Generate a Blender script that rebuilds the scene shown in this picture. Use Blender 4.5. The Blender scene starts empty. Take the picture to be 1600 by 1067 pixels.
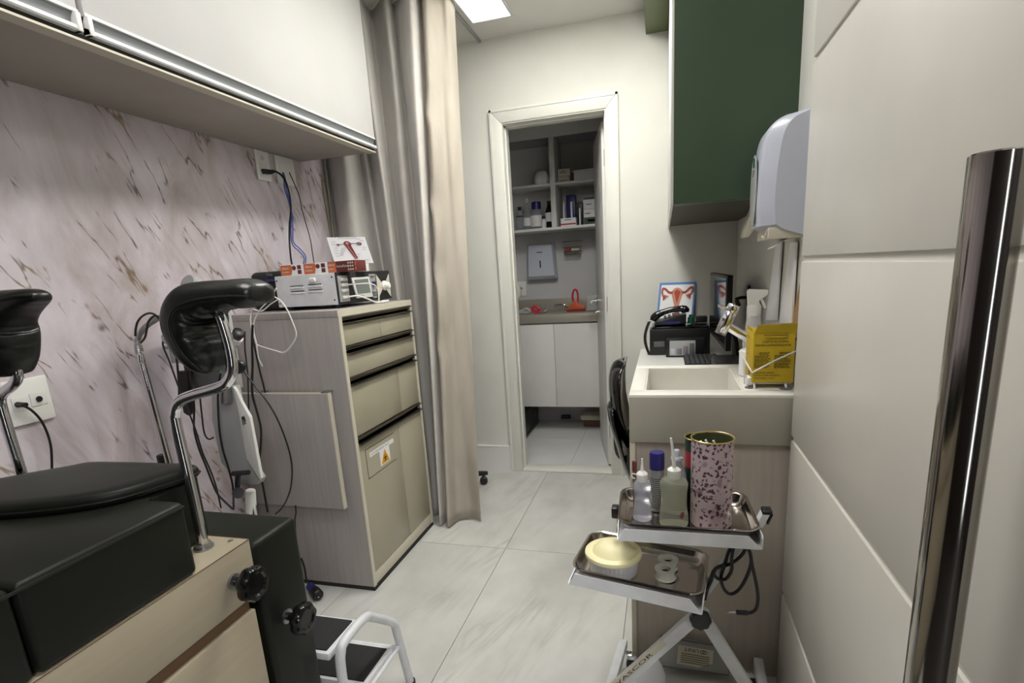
import bpy, bmesh, math, random
from mathutils import Vector, Matrix
random.seed(7)
C = bpy.context.scene.collection
PI = math.pi

# ---------------------------------------------------------------- camera
cam_data = bpy.data.cameras.new('camera')
cam = bpy.data.objects.new('camera', cam_data); C.objects.link(cam)
cam_data.sensor_fit = 'HORIZONTAL'; cam_data.sensor_width = 36.0
cam_data.lens = 841.55 / 1600 * 36.0
cam_data.shift_y = 89.22 / 1600
cam_data.clip_start = 0.02
ya, pi_, ro = math.radians(16.139), math.radians(-13.187), math.radians(-3.625)
fw = Vector((-math.sin(ya)*math.cos(pi_), math.cos(ya)*math.cos(pi_), math.sin(pi_)))
rt = Vector((math.cos(ya), math.sin(ya), 0)); up = rt.cross(fw)
r2 = rt*math.cos(ro) + up*math.sin(ro); u2 = -rt*math.sin(ro) + up*math.cos(ro)
mw = Matrix.Identity(4)
for i in range(3):
    mw[i][0] = r2[i]; mw[i][1] = u2[i]; mw[i][2] = -fw[i]
mw[2][3] = 1.27
cam.matrix_world = mw
bpy.context.scene.camera = cam

# ---------------------------------------------------------------- world, light, exposure
S = bpy.context.scene
S.view_settings.view_transform = 'Standard'; S.view_settings.look = 'None'
S.view_settings.gamma = 1.0; S.view_settings.use_curve_mapping = False
S.view_settings.exposure = 0.0
w = bpy.data.worlds.new('world'); S.world = w; w.use_nodes = True
w.node_tree.nodes['Background'].inputs[0].default_value = (0.9, 0.92, 1.0, 1)
w.node_tree.nodes['Background'].inputs[1].default_value = 0.02
PANEL = 3.0        # ceiling panel by the back wall
PANEL1 = 33.0       # ceiling panel above the aisle
PANEL2 = 16.0       # added fill panel over the table side
PANEL3 = 85.0       # added fill panel in the made-up corridor

# ---------------------------------------------------------------- materials
def lin(c):
    c = c/255.0
    return c/12.92 if c <= 0.04045 else ((c+0.055)/1.055)**2.4
def rgb(r, g, b): return (lin(r), lin(g), lin(b), 1.0)
def base(name, col, rough=.5, metal=0.0, spec=.5):
    m = bpy.data.materials.new(name); m.use_nodes = True
    b = m.node_tree.nodes['Principled BSDF']
    b.inputs['Base Color'].default_value = col
    b.inputs['Roughness'].default_value = rough
    b.inputs['Metallic'].default_value = metal
    b.inputs['Specular IOR Level'].default_value = spec
    return m
def N(m, t, **kw):
    n = m.node_tree.nodes.new(t)
    for k, v in kw.items(): setattr(n, k, v)
    return n
def L(m, a, b): m.node_tree.links.new(a, b)
def ramp(m, fac, stops):
    r = N(m, 'ShaderNodeValToRGB'); e = r.color_ramp.elements
    while len(e) < len(stops): e.new(0.5)
    for i, (p, c) in enumerate(stops): e[i].position = p; e[i].color = c
    L(m, fac, r.inputs[0]); return r
def coords(m, scale=(1,1,1), rot=(0,0,0), loc=(0,0,0)):
    t = N(m, 'ShaderNodeNewGeometry'); mp = N(m, 'ShaderNodeMapping')
    mp.inputs['Scale'].default_value = scale; mp.inputs['Rotation'].default_value = rot
    mp.inputs['Location'].default_value = loc
    L(m, t.outputs['Position'], mp.inputs['Vector']); return mp.outputs[0]
def noise(m, vec, scale, detail=4, rough=.55, dist=0):
    n = N(m, 'ShaderNodeTexNoise'); L(m, vec, n.inputs['Vector'])
    n.inputs['Scale'].default_value = scale; n.inputs['Detail'].default_value = detail
    n.inputs['Roughness'].default_value = rough; n.inputs['Distortion'].default_value = dist
    return n.outputs[0]
def bsdf(m): return m.node_tree.nodes['Principled BSDF']
def bump(m, h, strength=.2, dist=.002):
    b = N(m, 'ShaderNodeBump'); b.inputs['Strength'].default_value = strength
    b.inputs['Distance'].default_value = dist
    L(m, h, b.inputs['Height']); L(m, b.outputs[0], bsdf(m).inputs['Normal'])
def mott(name, c1, c2, scale=6, rough=.5, sc=(1,1,1), metal=0, bmp=0, bscale=None, spec=.5, lo=.35, hi=.65):
    m = base(name, c1, rough, metal, spec)
    v = coords(m, sc); n = noise(m, v, scale)
    r = ramp(m, n, [(lo, c1), (hi, c2)]); L(m, r.outputs[0], bsdf(m).inputs['Base Color'])
    if bmp: bump(m, noise(m, v, bscale or scale*8), bmp)
    return m
def math_(m, op, a, b=None):
    n = N(m, 'ShaderNodeMath', operation=op)
    for i, x in enumerate((a, b)):
        if x is None: continue
        if isinstance(x, (int, float)): n.inputs[i].default_value = x
        else: L(m, x, n.inputs[i])
    return n.outputs[0]
def mix(m, fac, a, b):
    n = N(m, 'ShaderNodeMix', data_type='RGBA')
    if isinstance(fac, (int, float)): n.inputs[0].default_value = fac
    else: L(m, fac, n.inputs[0])
    for i, x in ((6, a), (7, b)):
        if isinstance(x, tuple): n.inputs[i].default_value = x
        else: L(m, x, n.inputs[i])
    return n.outputs[2]

M = {}
M['paint'] = mott('wall paint', rgb(221,220,212), rgb(214,213,205), 2.5, .55, bmp=.05, bscale=160)
M['ceil'] = mott('ceiling paint', rgb(222,220,214), rgb(216,214,208), 2, .8)
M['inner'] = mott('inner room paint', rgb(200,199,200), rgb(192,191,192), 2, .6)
M['white'] = mott('white lacquer', rgb(206,205,203), rgb(202,201,199), 3, .7, spec=.25)
M['whitemdf'] = mott('white melamine', rgb(228,227,223), rgb(222,221,217), 3, .38)
M['doorleaf'] = mott('off white door lacquer', rgb(214,211,203), rgb(208,205,197), 3, .33)
M['doorgroove'] = base('door groove lacquer', rgb(208,206,198), .4)
M['frame'] = mott('door frame lacquer', rgb(226,225,217), rgb(219,218,210), 4, .35)
M['green'] = mott('dark green laminate', rgb(58,78,56), rgb(54,73,52), 4, .42)
M['soffit'] = base('green laminate in bounced light', rgb(92,104,66), .5)  # lighter green paints in the bounced light on the cornice underside
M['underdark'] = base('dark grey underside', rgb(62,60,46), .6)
M['railgrey'] = base('satin grey profile', rgb(118,121,122), .45)
M['corridor_dark'] = base('dark unseen corridor', rgb(44,38,34), .7)  # dark so the pull handle reflects darkness behind the camera
M['under'] = mott('grey laminate underside', rgb(168,162,152), rgb(160,154,144), 4, .5)
M['black'] = base('black plastic', rgb(24,24,25), .38)
M['blackmat'] = base('black matte plastic', rgb(28,28,30), .65)
M['blackgloss'] = base('black gloss plastic', rgb(16,16,18), .12)
M['chrome'] = base('chrome', rgb(225,225,228), .09, 1.0)
M['alu'] = base('brushed aluminium', rgb(170,171,172), .34, 1.0)
M['dalu'] = base('dark anodised rail', rgb(128,122,112), .28, 1.0)
M['steeltray'] = base('tray steel', rgb(196,190,184), .16, 1.0)
M['whitemetal'] = mott('white painted metal', rgb(226,228,230), rgb(214,216,218), 18, .35)
M['whiteplas'] = base('white plastic', rgb(232,231,226), .35)
M['greyplas'] = base('grey plastic', rgb(168,170,168), .45)
M['dgreyplas'] = base('dark grey plastic', rgb(96,98,98), .5)
M['lilac'] = base('pale lilac white plastic', rgb(190,194,207), .32)
M['cream'] = mott('cream sink stone', rgb(226,224,216), rgb(219,217,209), 9, .35)
M['apron'] = mott('cream sink laminate', rgb(178,175,160), rgb(172,169,154), 9, .5)
M['yellow'] = base('yellow cardboard', rgb(190,162,20), .6)
M['ink'] = base('black print ink', rgb(34,28,14), .7)
M['white ink'] = base('white print ink', rgb(240,236,230), .7)
M['paper'] = base('white card', rgb(238,238,240), .6)
M['orange'] = base('orange print', rgb(204,112,66), .5)
M['maroon'] = base('maroon print', rgb(104,46,44), .5)
M['blue'] = base('blue cable plastic', rgb(54,84,170), .4)
M['navy'] = base('navy blue plastic', rgb(38,36,110), .35)
M['red'] = base('red plastic', rgb(190,36,54), .4)
M['orangeplas'] = base('orange plastic', rgb(196,84,46), .4)
M['kraft'] = mott('kraft cardboard', rgb(170,136,98), rgb(158,124,88), 14, .8)
M['pipe'] = base('matte black pipe', rgb(30,30,30), .5)
M['grout'] = base('floor grout', rgb(120,118,110), .9)
M['dark'] = base('dark gap', rgb(40,37,33), .8)
M['brown'] = base('brown wooden reveal', rgb(110,84,60), .6)
M['pinkp'] = base('flesh pink print', rgb(206,140,116), .6)
M['redp'] = base('brick red print', rgb(168,72,54), .6)
M['winep'] = base('wine print', rgb(118,56,66), .6)
M['bluep'] = base('card border blue', rgb(92,136,194), .6)
M['greyp'] = base('fine grey print', rgb(140,140,146), .7)
M['biohaz'] = base('amber warning print', rgb(226,164,34), .6)
M['screen'] = base('grey display', rgb(120,126,124), .25)
M['monitor'] = base('glossy monitor glass', rgb(12,12,14), .06, 0, .9)
M['greenp'] = base('bottle green plastic', rgb(28,92,66), .4)
M['silver'] = base('silver print on can', rgb(176,178,178), .35, .6)
M['gold'] = base('gold rim', rgb(196,176,110), .3, .8)
M['olive'] = base('dark olive tin interior', rgb(70,76,48), .5)
M['tinlid'] = base('cream plastic lid', rgb(238,230,184), .42)
M['rubber'] = mott('ribbed black rubber', rgb(34,34,36), rgb(26,26,28), 4, .8, sc=(60,2,60))
M['caster'] = base('black caster', rgb(22,22,22), .4)
M['brass'] = base('brown tag', rgb(108,92,58), .6)
M['stainless'] = base('sink steel', rgb(168,162,150), .45, .35)
M['spool'] = base('matte white spool plastic', rgb(226,228,218), .45)

def leather():
    m = base('dark green black leatherette', rgb(26,29,22), .46, 0, .28)
    v = coords(m); n = noise(m, v, 5, 3)
    r = ramp(m, n, [(.3, rgb(21,24,17)), (.7, rgb(27,30,23))]); L(m, r.outputs[0], bsdf(m).inputs['Base Color'])
    vo = N(m, 'ShaderNodeTexVoronoi'); vo.inputs['Scale'].default_value = 420; L(m, v, vo.inputs['Vector'])
    bump(m, vo.outputs[0], .12, .0006); return m
M['leather'] = leather()
def leather2():
    m = base('black leatherette of the leg rests', rgb(24,26,23), .33)
    v = coords(m); bump(m, noise(m, v, 38, 3), .35, .004); return m
M['leather2'] = leather2()
def grain(name, c1, c2, vertical=True, rough=.5):
    m = base(name, c1, rough)
    v = coords(m, (42, 42, 1.6)) if vertical else coords(m, (42, 1.6, 42))
    a = noise(m, v, 1.6, 6, .65); b = noise(m, coords(m), 2.2, 3)
    f = math_(m, 'ADD', math_(m, 'MULTIPLY', a, .75), math_(m, 'MULTIPLY', b, .25))
    r = ramp(m, f, [(.36, c1), (.64, c2)]); L(m, r.outputs[0], bsdf(m).inputs['Base Color']); return m
M['lam'] = grain('grey grained laminate', rgb(158,152,149), rgb(170,164,160))
M['lamlow'] = grain('grey grained laminate of the desk', rgb(178,169,158), rgb(190,181,169))
M['edge'] = base('pale edge banding', rgb(206,200,182), .5)
M['drawer'] = mott('beige lacquered front', rgb(172,166,145), rgb(166,160,139), 3, .3)
M['bedwood'] = grain('cream wood panel', rgb(174,163,141), rgb(168,157,135), False, .5)
def cloth():
    m = base('beige velvet curtain', rgb(196,190,182), .85, 0, .2)
    v = coords(m, (1,1,.35)); a = noise(m, v, 30, 5); b = noise(m, v, 3, 3)
    f = math_(m, 'ADD', math_(m, 'MULTIPLY', a, .5), math_(m, 'MULTIPLY', b, .5))
    r = ramp(m, f, [(.3, rgb(180,176,170)), (.7, rgb(204,200,194))]); L(m, r.outputs[0], bsdf(m).inputs['Base Color'])
    bsdf(m).inputs['Sheen Weight'].default_value = .25
    bump(m, noise(m, coords(m), 500, 2), .15, .001); return m
M['curtain'] = cloth()
M['lining'] = mott('warm beige curtain lining', rgb(180,172,160), rgb(168,160,148), 9, .85, sc=(1,1,.3), bmp=.12, bscale=300, spec=.2)
M['keys'] = base('black key caps', rgb(50,50,52), .5)
M['mauve'] = base('mauve grey ink', rgb(128,120,130), .5)
M['blackcase'] = base('satin black casing', rgb(18,18,18), .5, 0, .25)
def wallpaper():
    m = base('pink marble wallpaper', rgb(200,186,186), .45)
    p = coords(m)
    cloud = noise(m, coords(m, (1, 1.6, .8), (math.radians(-30), 0, 0)), 3.2, 6, .6, .8)
    rc = ramp(m, cloud, [(.3, rgb(174,162,161)), (.5, rgb(203,194,199)), (.72, rgb(220,213,219))])
    # slanting strokes: coordinates turned so that the long axis runs down and away from the camera
    v = coords(m, (1, 1, 1), (math.radians(-28), 0, 0))
    warp = N(m, 'ShaderNodeTexNoise'); warp.inputs['Scale'].default_value = 5; warp.inputs['Detail'].default_value = 5
    L(m, v, warp.inputs['Vector'])
    vm = N(m, 'ShaderNodeVectorMath', operation='MULTIPLY_ADD'); L(m, warp.outputs['Color'], vm.inputs[0])
    vm.inputs[1].default_value = (.035, .035, .035); L(m, v, vm.inputs[2])
    mp = N(m, 'ShaderNodeMapping'); mp.inputs['Scale'].default_value = (1, 8.5, 1.5); L(m, vm.outputs[0], mp.inputs['Vector'])
    a = noise(m, mp.outputs[0], 1.7, 3, .5)
    ridge = math_(m, 'ABSOLUTE', math_(m, 'SUBTRACT', a, .5))
    line = ramp(m, ridge, [(0.0, (1,1,1,1)), (.006, (.8,.8,.8,1)), (.018, (0,0,0,1))])
    soft = ramp(m, ridge, [(0.0, (1,1,1,1)), (.1, (0,0,0,1))])
    mk = noise(m, v, 9, 2); mask = ramp(m, mk, [(.52, (0,0,0,1)), (.58, (1,1,1,1))])
    mk2 = noise(m, v, 2.6, 2); mask2 = ramp(m, mk2, [(.47, (0,0,0,1)), (.62, (1,1,1,1))])
    gold = ramp(m, noise(m, v, 3.1, 1), [(.47, rgb(62,50,46)), (.62, rgb(126,100,52))])
    c1 = mix(m, math_(m, 'MULTIPLY', math_(m, 'MULTIPLY', soft.outputs[0], mask2.outputs[0]), .28), rc.outputs[0], rgb(140,116,112))
    c2 = mix(m, math_(m, 'MULTIPLY', line.outputs[0], math_(m, 'MULTIPLY', mask.outputs[0], .85)), c1, gold.outputs[0])
    L(m, c2, bsdf(m).inputs['Base Color']); return m
M['wallpaper'] = wallpaper()
def floortile():
    m = base('polished marble tile', rgb(206,206,199), .22)
    v = coords(m, (1.6, 1, 1), (0, 0, math.radians(24)))
    oi = N(m, 'ShaderNodeObjectInfo'); vm = N(m, 'ShaderNodeVectorMath', operation='MULTIPLY_ADD')
    cx = N(m, 'ShaderNodeCombineXYZ'); L(m, oi.outputs['Random'], cx.inputs[2])
    L(m, cx.outputs[0], vm.inputs[0]); vm.inputs[1].default_value = (7, 7, 7); L(m, v, vm.inputs[2])
    st = N(m, 'ShaderNodeMapping'); st.inputs['Rotation'].default_value = (0, 0, math.radians(38)); st.inputs['Scale'].default_value = (3.2, .75, 1); L(m, vm.outputs[0], st.inputs['Vector'])
    a = noise(m, st.outputs[0], 1.5, 5, .55, .5)
    ridge = math_(m, 'ABSOLUTE', math_(m, 'SUBTRACT', a, .5))
    veins = ramp(m, ridge, [(0, (1,1,1,1)), (.03, (.5,.5,.5,1)), (.10, (0,0,0,1))])
    cl = ramp(m, noise(m, vm.outputs[0], 2.2, 5, .55), [(.3, rgb(188,188,183)), (.62, rgb(208,208,203))])
    mk = ramp(m, noise(m, vm.outputs[0], 2.1, 2), [(.47, (0,0,0,1)), (.66, (1,1,1,1))])
    c = mix(m, math_(m, 'MULTIPLY', veins.outputs[0], math_(m, 'MULTIPLY', mk.outputs[0], .42)), cl.outputs[0], rgb(150,149,142))
    L(m, c, bsdf(m).inputs['Base Color']); return m
M['tile'] = floortile()
M['wtile'] = mott('white floor tile', rgb(216,217,216), rgb(208,209,208), 3, .25)
def brushed():
    m = base('brushed stainless tube', rgb(172,168,162), .13, 1.0)
    n = noise(m, coords(m, (700, 700, 3)), 1, 3)
    r = ramp(m, n, [(.3, (.08,.08,.08,1)), (.7, (.15,.15,.15,1))]); L(m, r.outputs[0], bsdf(m).inputs['Roughness']); return m
M['brushed'] = brushed()
def clear(name, col, rough=.15, ior=1.3, mixw=.0):
    m = base(name, col, rough); b = bsdf(m)
    b.inputs['Transmission Weight'].default_value = 1 - mixw; b.inputs['IOR'].default_value = ior; return m
M['clearplas'] = clear('milky clear plastic', rgb(226,230,240), .22, 1.15, .25)
M['clearbox'] = clear('clear box plastic', rgb(226,226,222), .2, 1.1, .4)
M['tubplas'] = clear('milky ribbed tub plastic', rgb(236,237,240), .3, 1.15, .65)
M['yliquid'] = clear('pale yellow liquid bottle', rgb(240,242,222), .18, 1.12, .15)
M['bluish'] = clear('bluish liquid bottle', rgb(222,226,238), .2, 1.15, .25)
def floral():
    m = base('pink floral printed tin', rgb(196,170,182), .35)
    v = coords(m)
    wn = N(m, 'ShaderNodeTexNoise'); wn.inputs['Scale'].default_value = 60; wn.inputs['Detail'].default_value = 3; L(m, v, wn.inputs['Vector'])
    vm = N(m, 'ShaderNodeVectorMath', operation='MULTIPLY_ADD'); L(m, wn.outputs['Color'], vm.inputs[0])
    vm.inputs[1].default_value = (.02, .02, .02); L(m, v, vm.inputs[2])
    vo = N(m, 'ShaderNodeTexVoronoi'); vo.inputs['Scale'].default_value = 92; L(m, vm.outputs[0], vo.inputs['Vector'])
    spots = ramp(m, vo.outputs['Distance'], [(.36, (1,1,1,1)), (.46, (0,0,0,1))])
    mk = ramp(m, noise(m, v, 34, 3), [(.43, (0,0,0,1)), (.47, (1,1,1,1))])
    v2 = ramp(m, noise(m, v, 16, 2), [(.62, (0,0,0,1)), (.66, (1,1,1,1))])
    c0 = mix(m, v2.outputs[0], rgb(196,178,184), rgb(160,128,138))
    c = mix(m, math_(m, 'MULTIPLY', spots.outputs[0], mk.outputs[0]), c0, rgb(78,40,58))
    L(m, c, bsdf(m).inputs['Base Color']); return m
M['floral'] = floral()
def redgreen():
    m = base('green tin with red band', rgb(26,60,44), .35)
    sp_ = N(m, 'ShaderNodeSeparateXYZ'); L(m, coords(m), sp_.inputs[0])
    r = ramp(m, sp_.outputs[2], [(.62, rgb(26,58,44)), (.742, rgb(176,44,60)), (.782, rgb(26,58,44))]); r.color_ramp.interpolation = 'CONSTANT'
    L(m, r.outputs[0], bsdf(m).inputs['Base Color']); return m
M['redgreen'] = redgreen()
def emit(name, col, st):
    m = bpy.data.materials.new(name); m.use_nodes = True
    b = bsdf(m); b.inputs['Base Color'].default_value = (.9,.9,.88,1)
    b.inputs['Emission Color'].default_value = col; b.inputs['Emission Strength'].default_value = st; return m
M['lampA'] = emit('lit panel diffuser', (1.0, .985, .93, 1), PANEL)
M['lampD'] = emit('lit panel diffuser over aisle', (1.0, .985, .93, 1), PANEL1)
M['fillB'] = emit('fill panel diffuser over table', (1.0, .97, .95, 1), PANEL2)
M['strip_glow'] = emit('added strip glow', (.93, .97, 1.0, 1), 5.0)  # glow of the added strip behind the camera
M['fillC'] = emit('fill panel diffuser in corridor', (.97, .97, 1.0, 1), PANEL3)

# ---------------------------------------------------------------- mesh helpers
ORG = {}
def basis(n):
    n = Vector(n).normalized()
    a = Vector((0,0,1)) if abs(n.z) < .9 else Vector((1,0,0))
    u = a.cross(n).normalized(); return u, n.cross(u).normalized(), n
def spline(pts, per=6, closed=False):
    P = [Vector(p) for p in pts]; n = len(P); out = []
    rng = range(n if closed else n-1)
    for i in rng:
        g = (lambda k: P[k % n]) if closed else (lambda k: P[min(max(k, 0), n-1)])
        a, b, c, d = g(i-1), g(i), g(i+1), g(i+2)
        for k in range(per):
            t = k/per
            out.append(.5*((2*b) + (c-a)*t + (2*a-5*b+4*c-d)*t*t + (3*b-a-3*c+d)*t**3))
    if not closed: out.append(P[-1])
    return out
class MB:
    def __init__(s): s.bm = bmesh.new()
    def grid(s, rings, closed=True, caps=True, loop=False):
        bm = s.bm; V = [[bm.verts.new(p) for p in r] for r in rings]; n = len(V[0])
        m = len(V)
        for i in range(m if loop else m-1):
            A, B = V[i], V[(i+1) % m]
            for j in range(n if closed else n-1):
                k = (j+1) % n
                try: bm.faces.new((A[j], A[k], B[k], B[j]))
                except ValueError: pass
        if caps and closed and not loop:
            try: bm.faces.new(V[0][::-1]); bm.faces.new(V[-1])
            except ValueError: pass
        return s
    def box(s, x0, x1, y0, y1, z0, z1, bev=0, seg=2, mat=None):
        b = bmesh.new()
        vs = [b.verts.new(p) for p in ((x0,y0,z0),(x1,y0,z0),(x1,y1,z0),(x0,y1,z0),(x0,y0,z1),(x1,y0,z1),(x1,y1,z1),(x0,y1,z1))]
        for f in ((3,2,1,0),(4,5,6,7),(0,1,5,4),(1,2,6,5),(2,3,7,6),(3,0,4,7)): b.faces.new([vs[i] for i in f])
        if bev: bmesh.ops.bevel(b, geom=b.edges[:], offset=bev, segments=seg, profile=.5, affect='EDGES')
        if mat is not None: b.transform(mat)
        me = bpy.data.meshes.new('t'); b.to_mesh(me); b.free(); s.bm.from_mesh(me); bpy.data.meshes.remove(me); return s
    def cyl(s, p0, p1, r0, r1=None, n=24, bev=0):
        p0, p1 = Vector(p0), Vector(p1); r1 = r0 if r1 is None else r1
        u, v, d = basis(p1-p0); L_ = (p1-p0).length
        prof = [(r0, 0), (r1, L_)]
        if bev: prof = [(r0-bev, 0), (r0, bev), (r1, L_-bev), (r1-bev, L_)]
        s.grid([[p0 + d*h + (u*math.cos(2*PI*k/n) + v*math.sin(2*PI*k/n))*r for k in range(n)] for r, h in prof]); return s
    def lathe(s, prof, o=(0,0,0), axis=(0,0,1), n=28, caps=True):
        u, v, d = basis(axis); o = Vector(o)
        s.grid([[o + d*h + (u*math.cos(2*PI*k/n) + v*math.sin(2*PI*k/n))*max(r, 1e-5) for k in range(n)] for r, h in prof], caps=caps); return s
    def tube(s, pts, r, n=10, per=6, closed=False, smooth=True):
        P = spline(pts, per, closed) if smooth and len(pts) > 2 else [Vector(p) for p in pts]
        m = len(P); rings = []; u = None
        for i in range(m):
            a = P[(i-1) % m] if closed else P[max(i-1, 0)]; b = P[(i+1) % m] if closed else P[min(i+1, m-1)]
            t = (b-a)
            if t.length < 1e-9: t = Vector((0,0,1))
            t.normalize()
            if u is None: u = basis(t)[0]
            u = (u - t*u.dot(t)); u = u.normalized() if u.length > 1e-6 else basis(t)[0]
            v = t.cross(u); rr = r[min(i*len(r)//m, len(r)-1)] if isinstance(r, (list, tuple)) else r
            rings.append([P[i] + (u*math.cos(2*PI*k/n) + v*math.sin(2*PI*k/n))*rr for k in range(n)])
        s.grid(rings, loop=closed); return s
    def prism(s, poly, d, bev=0, seg=2):
        # poly: planar list of 3-D points, d: extrusion vector
        b = bmesh.new(); d = Vector(d); A = [b.verts.new(p) for p in poly]; B = [b.verts.new(Vector(p)+d) for p in poly]; n = len(A)
        b.faces.new(A[::-1]); b.faces.new(B)
        for i in range(n): b.faces.new((A[i], A[(i+1) % n], B[(i+1) % n], B[i]))
        bmesh.ops.recalc_face_normals(b, faces=b.faces[:])
        if bev: bmesh.ops.bevel(b, geom=b.edges[:], offset=bev, segments=seg, profile=.5, affect='EDGES')
        me = bpy.data.meshes.new('t'); b.to_mesh(me); b.free(); s.bm.from_mesh(me); bpy.data.meshes.remove(me); return s
    def ball(s, c, r, n=20, m=12):
        r = Vector((r, r, r)) if isinstance(r, (int, float)) else Vector(r); c = Vector(c)
        s.grid([[c + Vector((r.x*math.sin(PI*i/m)*math.cos(2*PI*k/n), r.y*math.sin(PI*i/m)*math.sin(2*PI*k/n), -r.z*math.cos(PI*i/m))) for k in range(n)] for i in range(m+1)], caps=False)
        bmesh.ops.remove_doubles(s.bm, verts=s.bm.verts[:], dist=1e-6); return s
    def slabs(s, M_): s.bm.transform(M_); return s
    def build(s, name, mat, parent=None, origin=None, ang=38, extra=()):
        me = bpy.data.meshes.new(name); o = bpy.data.objects.new(name, me); C.objects.link(o)
        if parent is not None: org = ORG[parent]; o.parent = parent
        else: org = Vector(origin) if origin else Vector((0,0,0)); o.location = org
        bmesh.ops.recalc_face_normals(s.bm, faces=s.bm.faces[:])
        s.bm.transform(Matrix.Translation(-org)); s.bm.to_mesh(me); s.bm.free()
        me.polygons.foreach_set('use_smooth', [True]*len(me.polygons)); me.set_sharp_from_angle(angle=math.radians(ang))
        me.materials.append(M[mat] if isinstance(mat, str) else mat)
        for e in extra: me.materials.append(M[e])
        ORG[o] = org; return o
def thing(name, label, cat, loc, group=None):
    o = bpy.data.objects.new(name, None); C.objects.link(o); o.location = loc; o.empty_display_size = .05
    ORG[o] = Vector(loc); o['label'] = label; o['category'] = cat
    if group: o['group'] = group
    return o
def tag(o, label, cat, group=None):
    o['label'] = label; o['category'] = cat
    if group: o['group'] = group
    return o
def struct(o): o['kind'] = 'structure'; return o
def sroot(name, loc):
    o = bpy.data.objects.new(name, None); C.objects.link(o); o.location = loc; ORG[o] = Vector(loc); o['kind'] = 'structure'; return o
def frame_pts(o, u, v, pts): o, u, v = Vector(o), Vector(u), Vector(v); return [o + u*a + v*b for a, b in pts]
def decal(name, poly, n, mat, parent, th=.0006): return MB().prism(poly, Vector(n)*th).build(name, mat, parent)
def rect(o, u, v, a0, a1, b0, b1): return frame_pts(o, u, v, [(a0,b0),(a1,b0),(a1,b1),(a0,b1)])
def disc(o, u, v, ca, cb, ra, rb=None, n=18): return frame_pts(o, u, v, [(ca+ra*math.cos(2*PI*k/n), cb+(rb or ra)*math.sin(2*PI*k/n)) for k in range(n)])
def text(s, size, o, u, v, mat, parent, align='LEFT', name='lettering', lift=.0008, sx=1.0):
    cu = bpy.data.curves.new('txt', 'FONT'); cu.body = s; cu.size = size; cu.align_x = align; cu.resolution_u = 2
    t = bpy.data.objects.new('txt', cu); C.objects.link(t)
    dg = bpy.context.evaluated_depsgraph_get(); me = bpy.data.meshes.new_from_object(t.evaluated_get(dg))
    bpy.data.objects.remove(t); bpy.data.curves.remove(cu)
    u, v = Vector(u).normalized(), Vector(v).normalized(); n = u.cross(v); o = Vector(o) + n*lift
    org = ORG[parent]
    for vt in me.vertices: vt.co = o + u*vt.co.x*sx + v*vt.co.y - org
    me.materials.clear(); me.materials.append(M[mat])
    ob = bpy.data.objects.new(name, me); C.objects.link(ob); ob.parent = parent; ORG[ob] = org; return ob
XP, YP, ZP = Vector((1,0,0)), Vector((0,1,0)), Vector((0,0,1))

# ================================================================ SETTING
fl = struct(MB().box(-1.80, 1.7, -1.6, 4.40, -.06, -.004).build('floor', 'grout'))
xs = [-1.70, -1.303, -.718, -.133, .45, 1.04, 1.6]
ys = [-1.5, -.13, 1.04, 2.21, 3.205]
for i in range(6):
    for j in range(4):
        if i > 3 and j > 0: continue
        MB().box(xs[i]+.0012, (xs[i+1] if i != 3 or j == 0 else .38)-.0012, ys[j]+.0012, ys[j+1]-.0012, -.004, 0).build('floor_tile', 'tile' if j else 'corridor_dark', fl)  # first row unseen, kept dark for the pull handle's reflection
for x0, x1 in ((-1.20, -.596), (-.596, .0)):
    for y0, y1 in ((3.335, 3.911), (3.911, 4.40)):
        MB().box(x0+.001, x1-.001, y0+.001, y1-.001, -.004, 0).build('floor_tile', 'wtile', fl)
struct(MB().box(-.885, -.31, 3.205, 3.335, -.003, .010, .003).build('trim_1', 'frame'))['label'] = 'pale stone threshold under the open doorway'
struct(MB().box(-1.80, -1.70, -1.5, 3.22, 0, 2.53).build('wall_left', 'wallpaper'))
struct(MB().box(.38, .48, .50, 3.22, 0, 2.53).build('wall_right', 'paint'))
struct(MB().box(.48, 1.70, .50, .60, 0, 2.53).build('wall_added_back', 'corridor_dark'))  # unseen corridor walls, made up dark for the pull handle's reflection
struct(MB().box(1.60, 1.70, -1.5, .50, 0, 2.53).build('wall_added_right', 'corridor_dark'))
struct(MB().box(-1.80, 1.70, -1.6, -1.5, 0, 2.53).build('wall_added_front', 'corridor_dark'))
wn = sroot('added_glow_strip', (.99, -1.5, 1.2))  # added glowing strip, puts the bright line on the pull handle
MB().box(.86, 1.10, -1.5, -1.47, .15, .20).box(.86, 1.10, -1.5, -1.47, 2.15, 2.20).box(.86, .885, -1.5, -1.47, .20, 2.15).box(1.075, 1.10, -1.5, -1.47, .20, 2.15).build('strip_frame', 'frame', wn)
MB().box(.885, 1.075, -1.498, -1.49, .20, 2.15).build('strip_face', 'strip_glow', wn)
bw = [(-1.80,3.22,0),(-.897,3.22,0),(-.897,3.22,2.10),(-.298,3.22,2.10),(-.298,3.22,0),(.48,3.22,0),(.48,3.22,2.53),(-1.80,3.22,2.53)]
struct(MB().prism(bw, (0,.115,0)).build('wall_back', 'paint'))
struct(MB().box(-1.80, 1.70, -1.6, 4.5, 2.53, 2.60).build('ceiling', 'ceil'))
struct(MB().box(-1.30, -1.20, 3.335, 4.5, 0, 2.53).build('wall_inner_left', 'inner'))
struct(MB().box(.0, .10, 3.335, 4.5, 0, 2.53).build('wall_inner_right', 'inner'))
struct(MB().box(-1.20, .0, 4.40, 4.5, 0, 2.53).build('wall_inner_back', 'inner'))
bb = struct(MB().box(-1.69, -.956, 3.204, 3.22, 0, .160).box(-1.69, -.956, 3.202, 3.22, .160, .170, .002).build('baseboard_back', 'whitemdf'))
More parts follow.
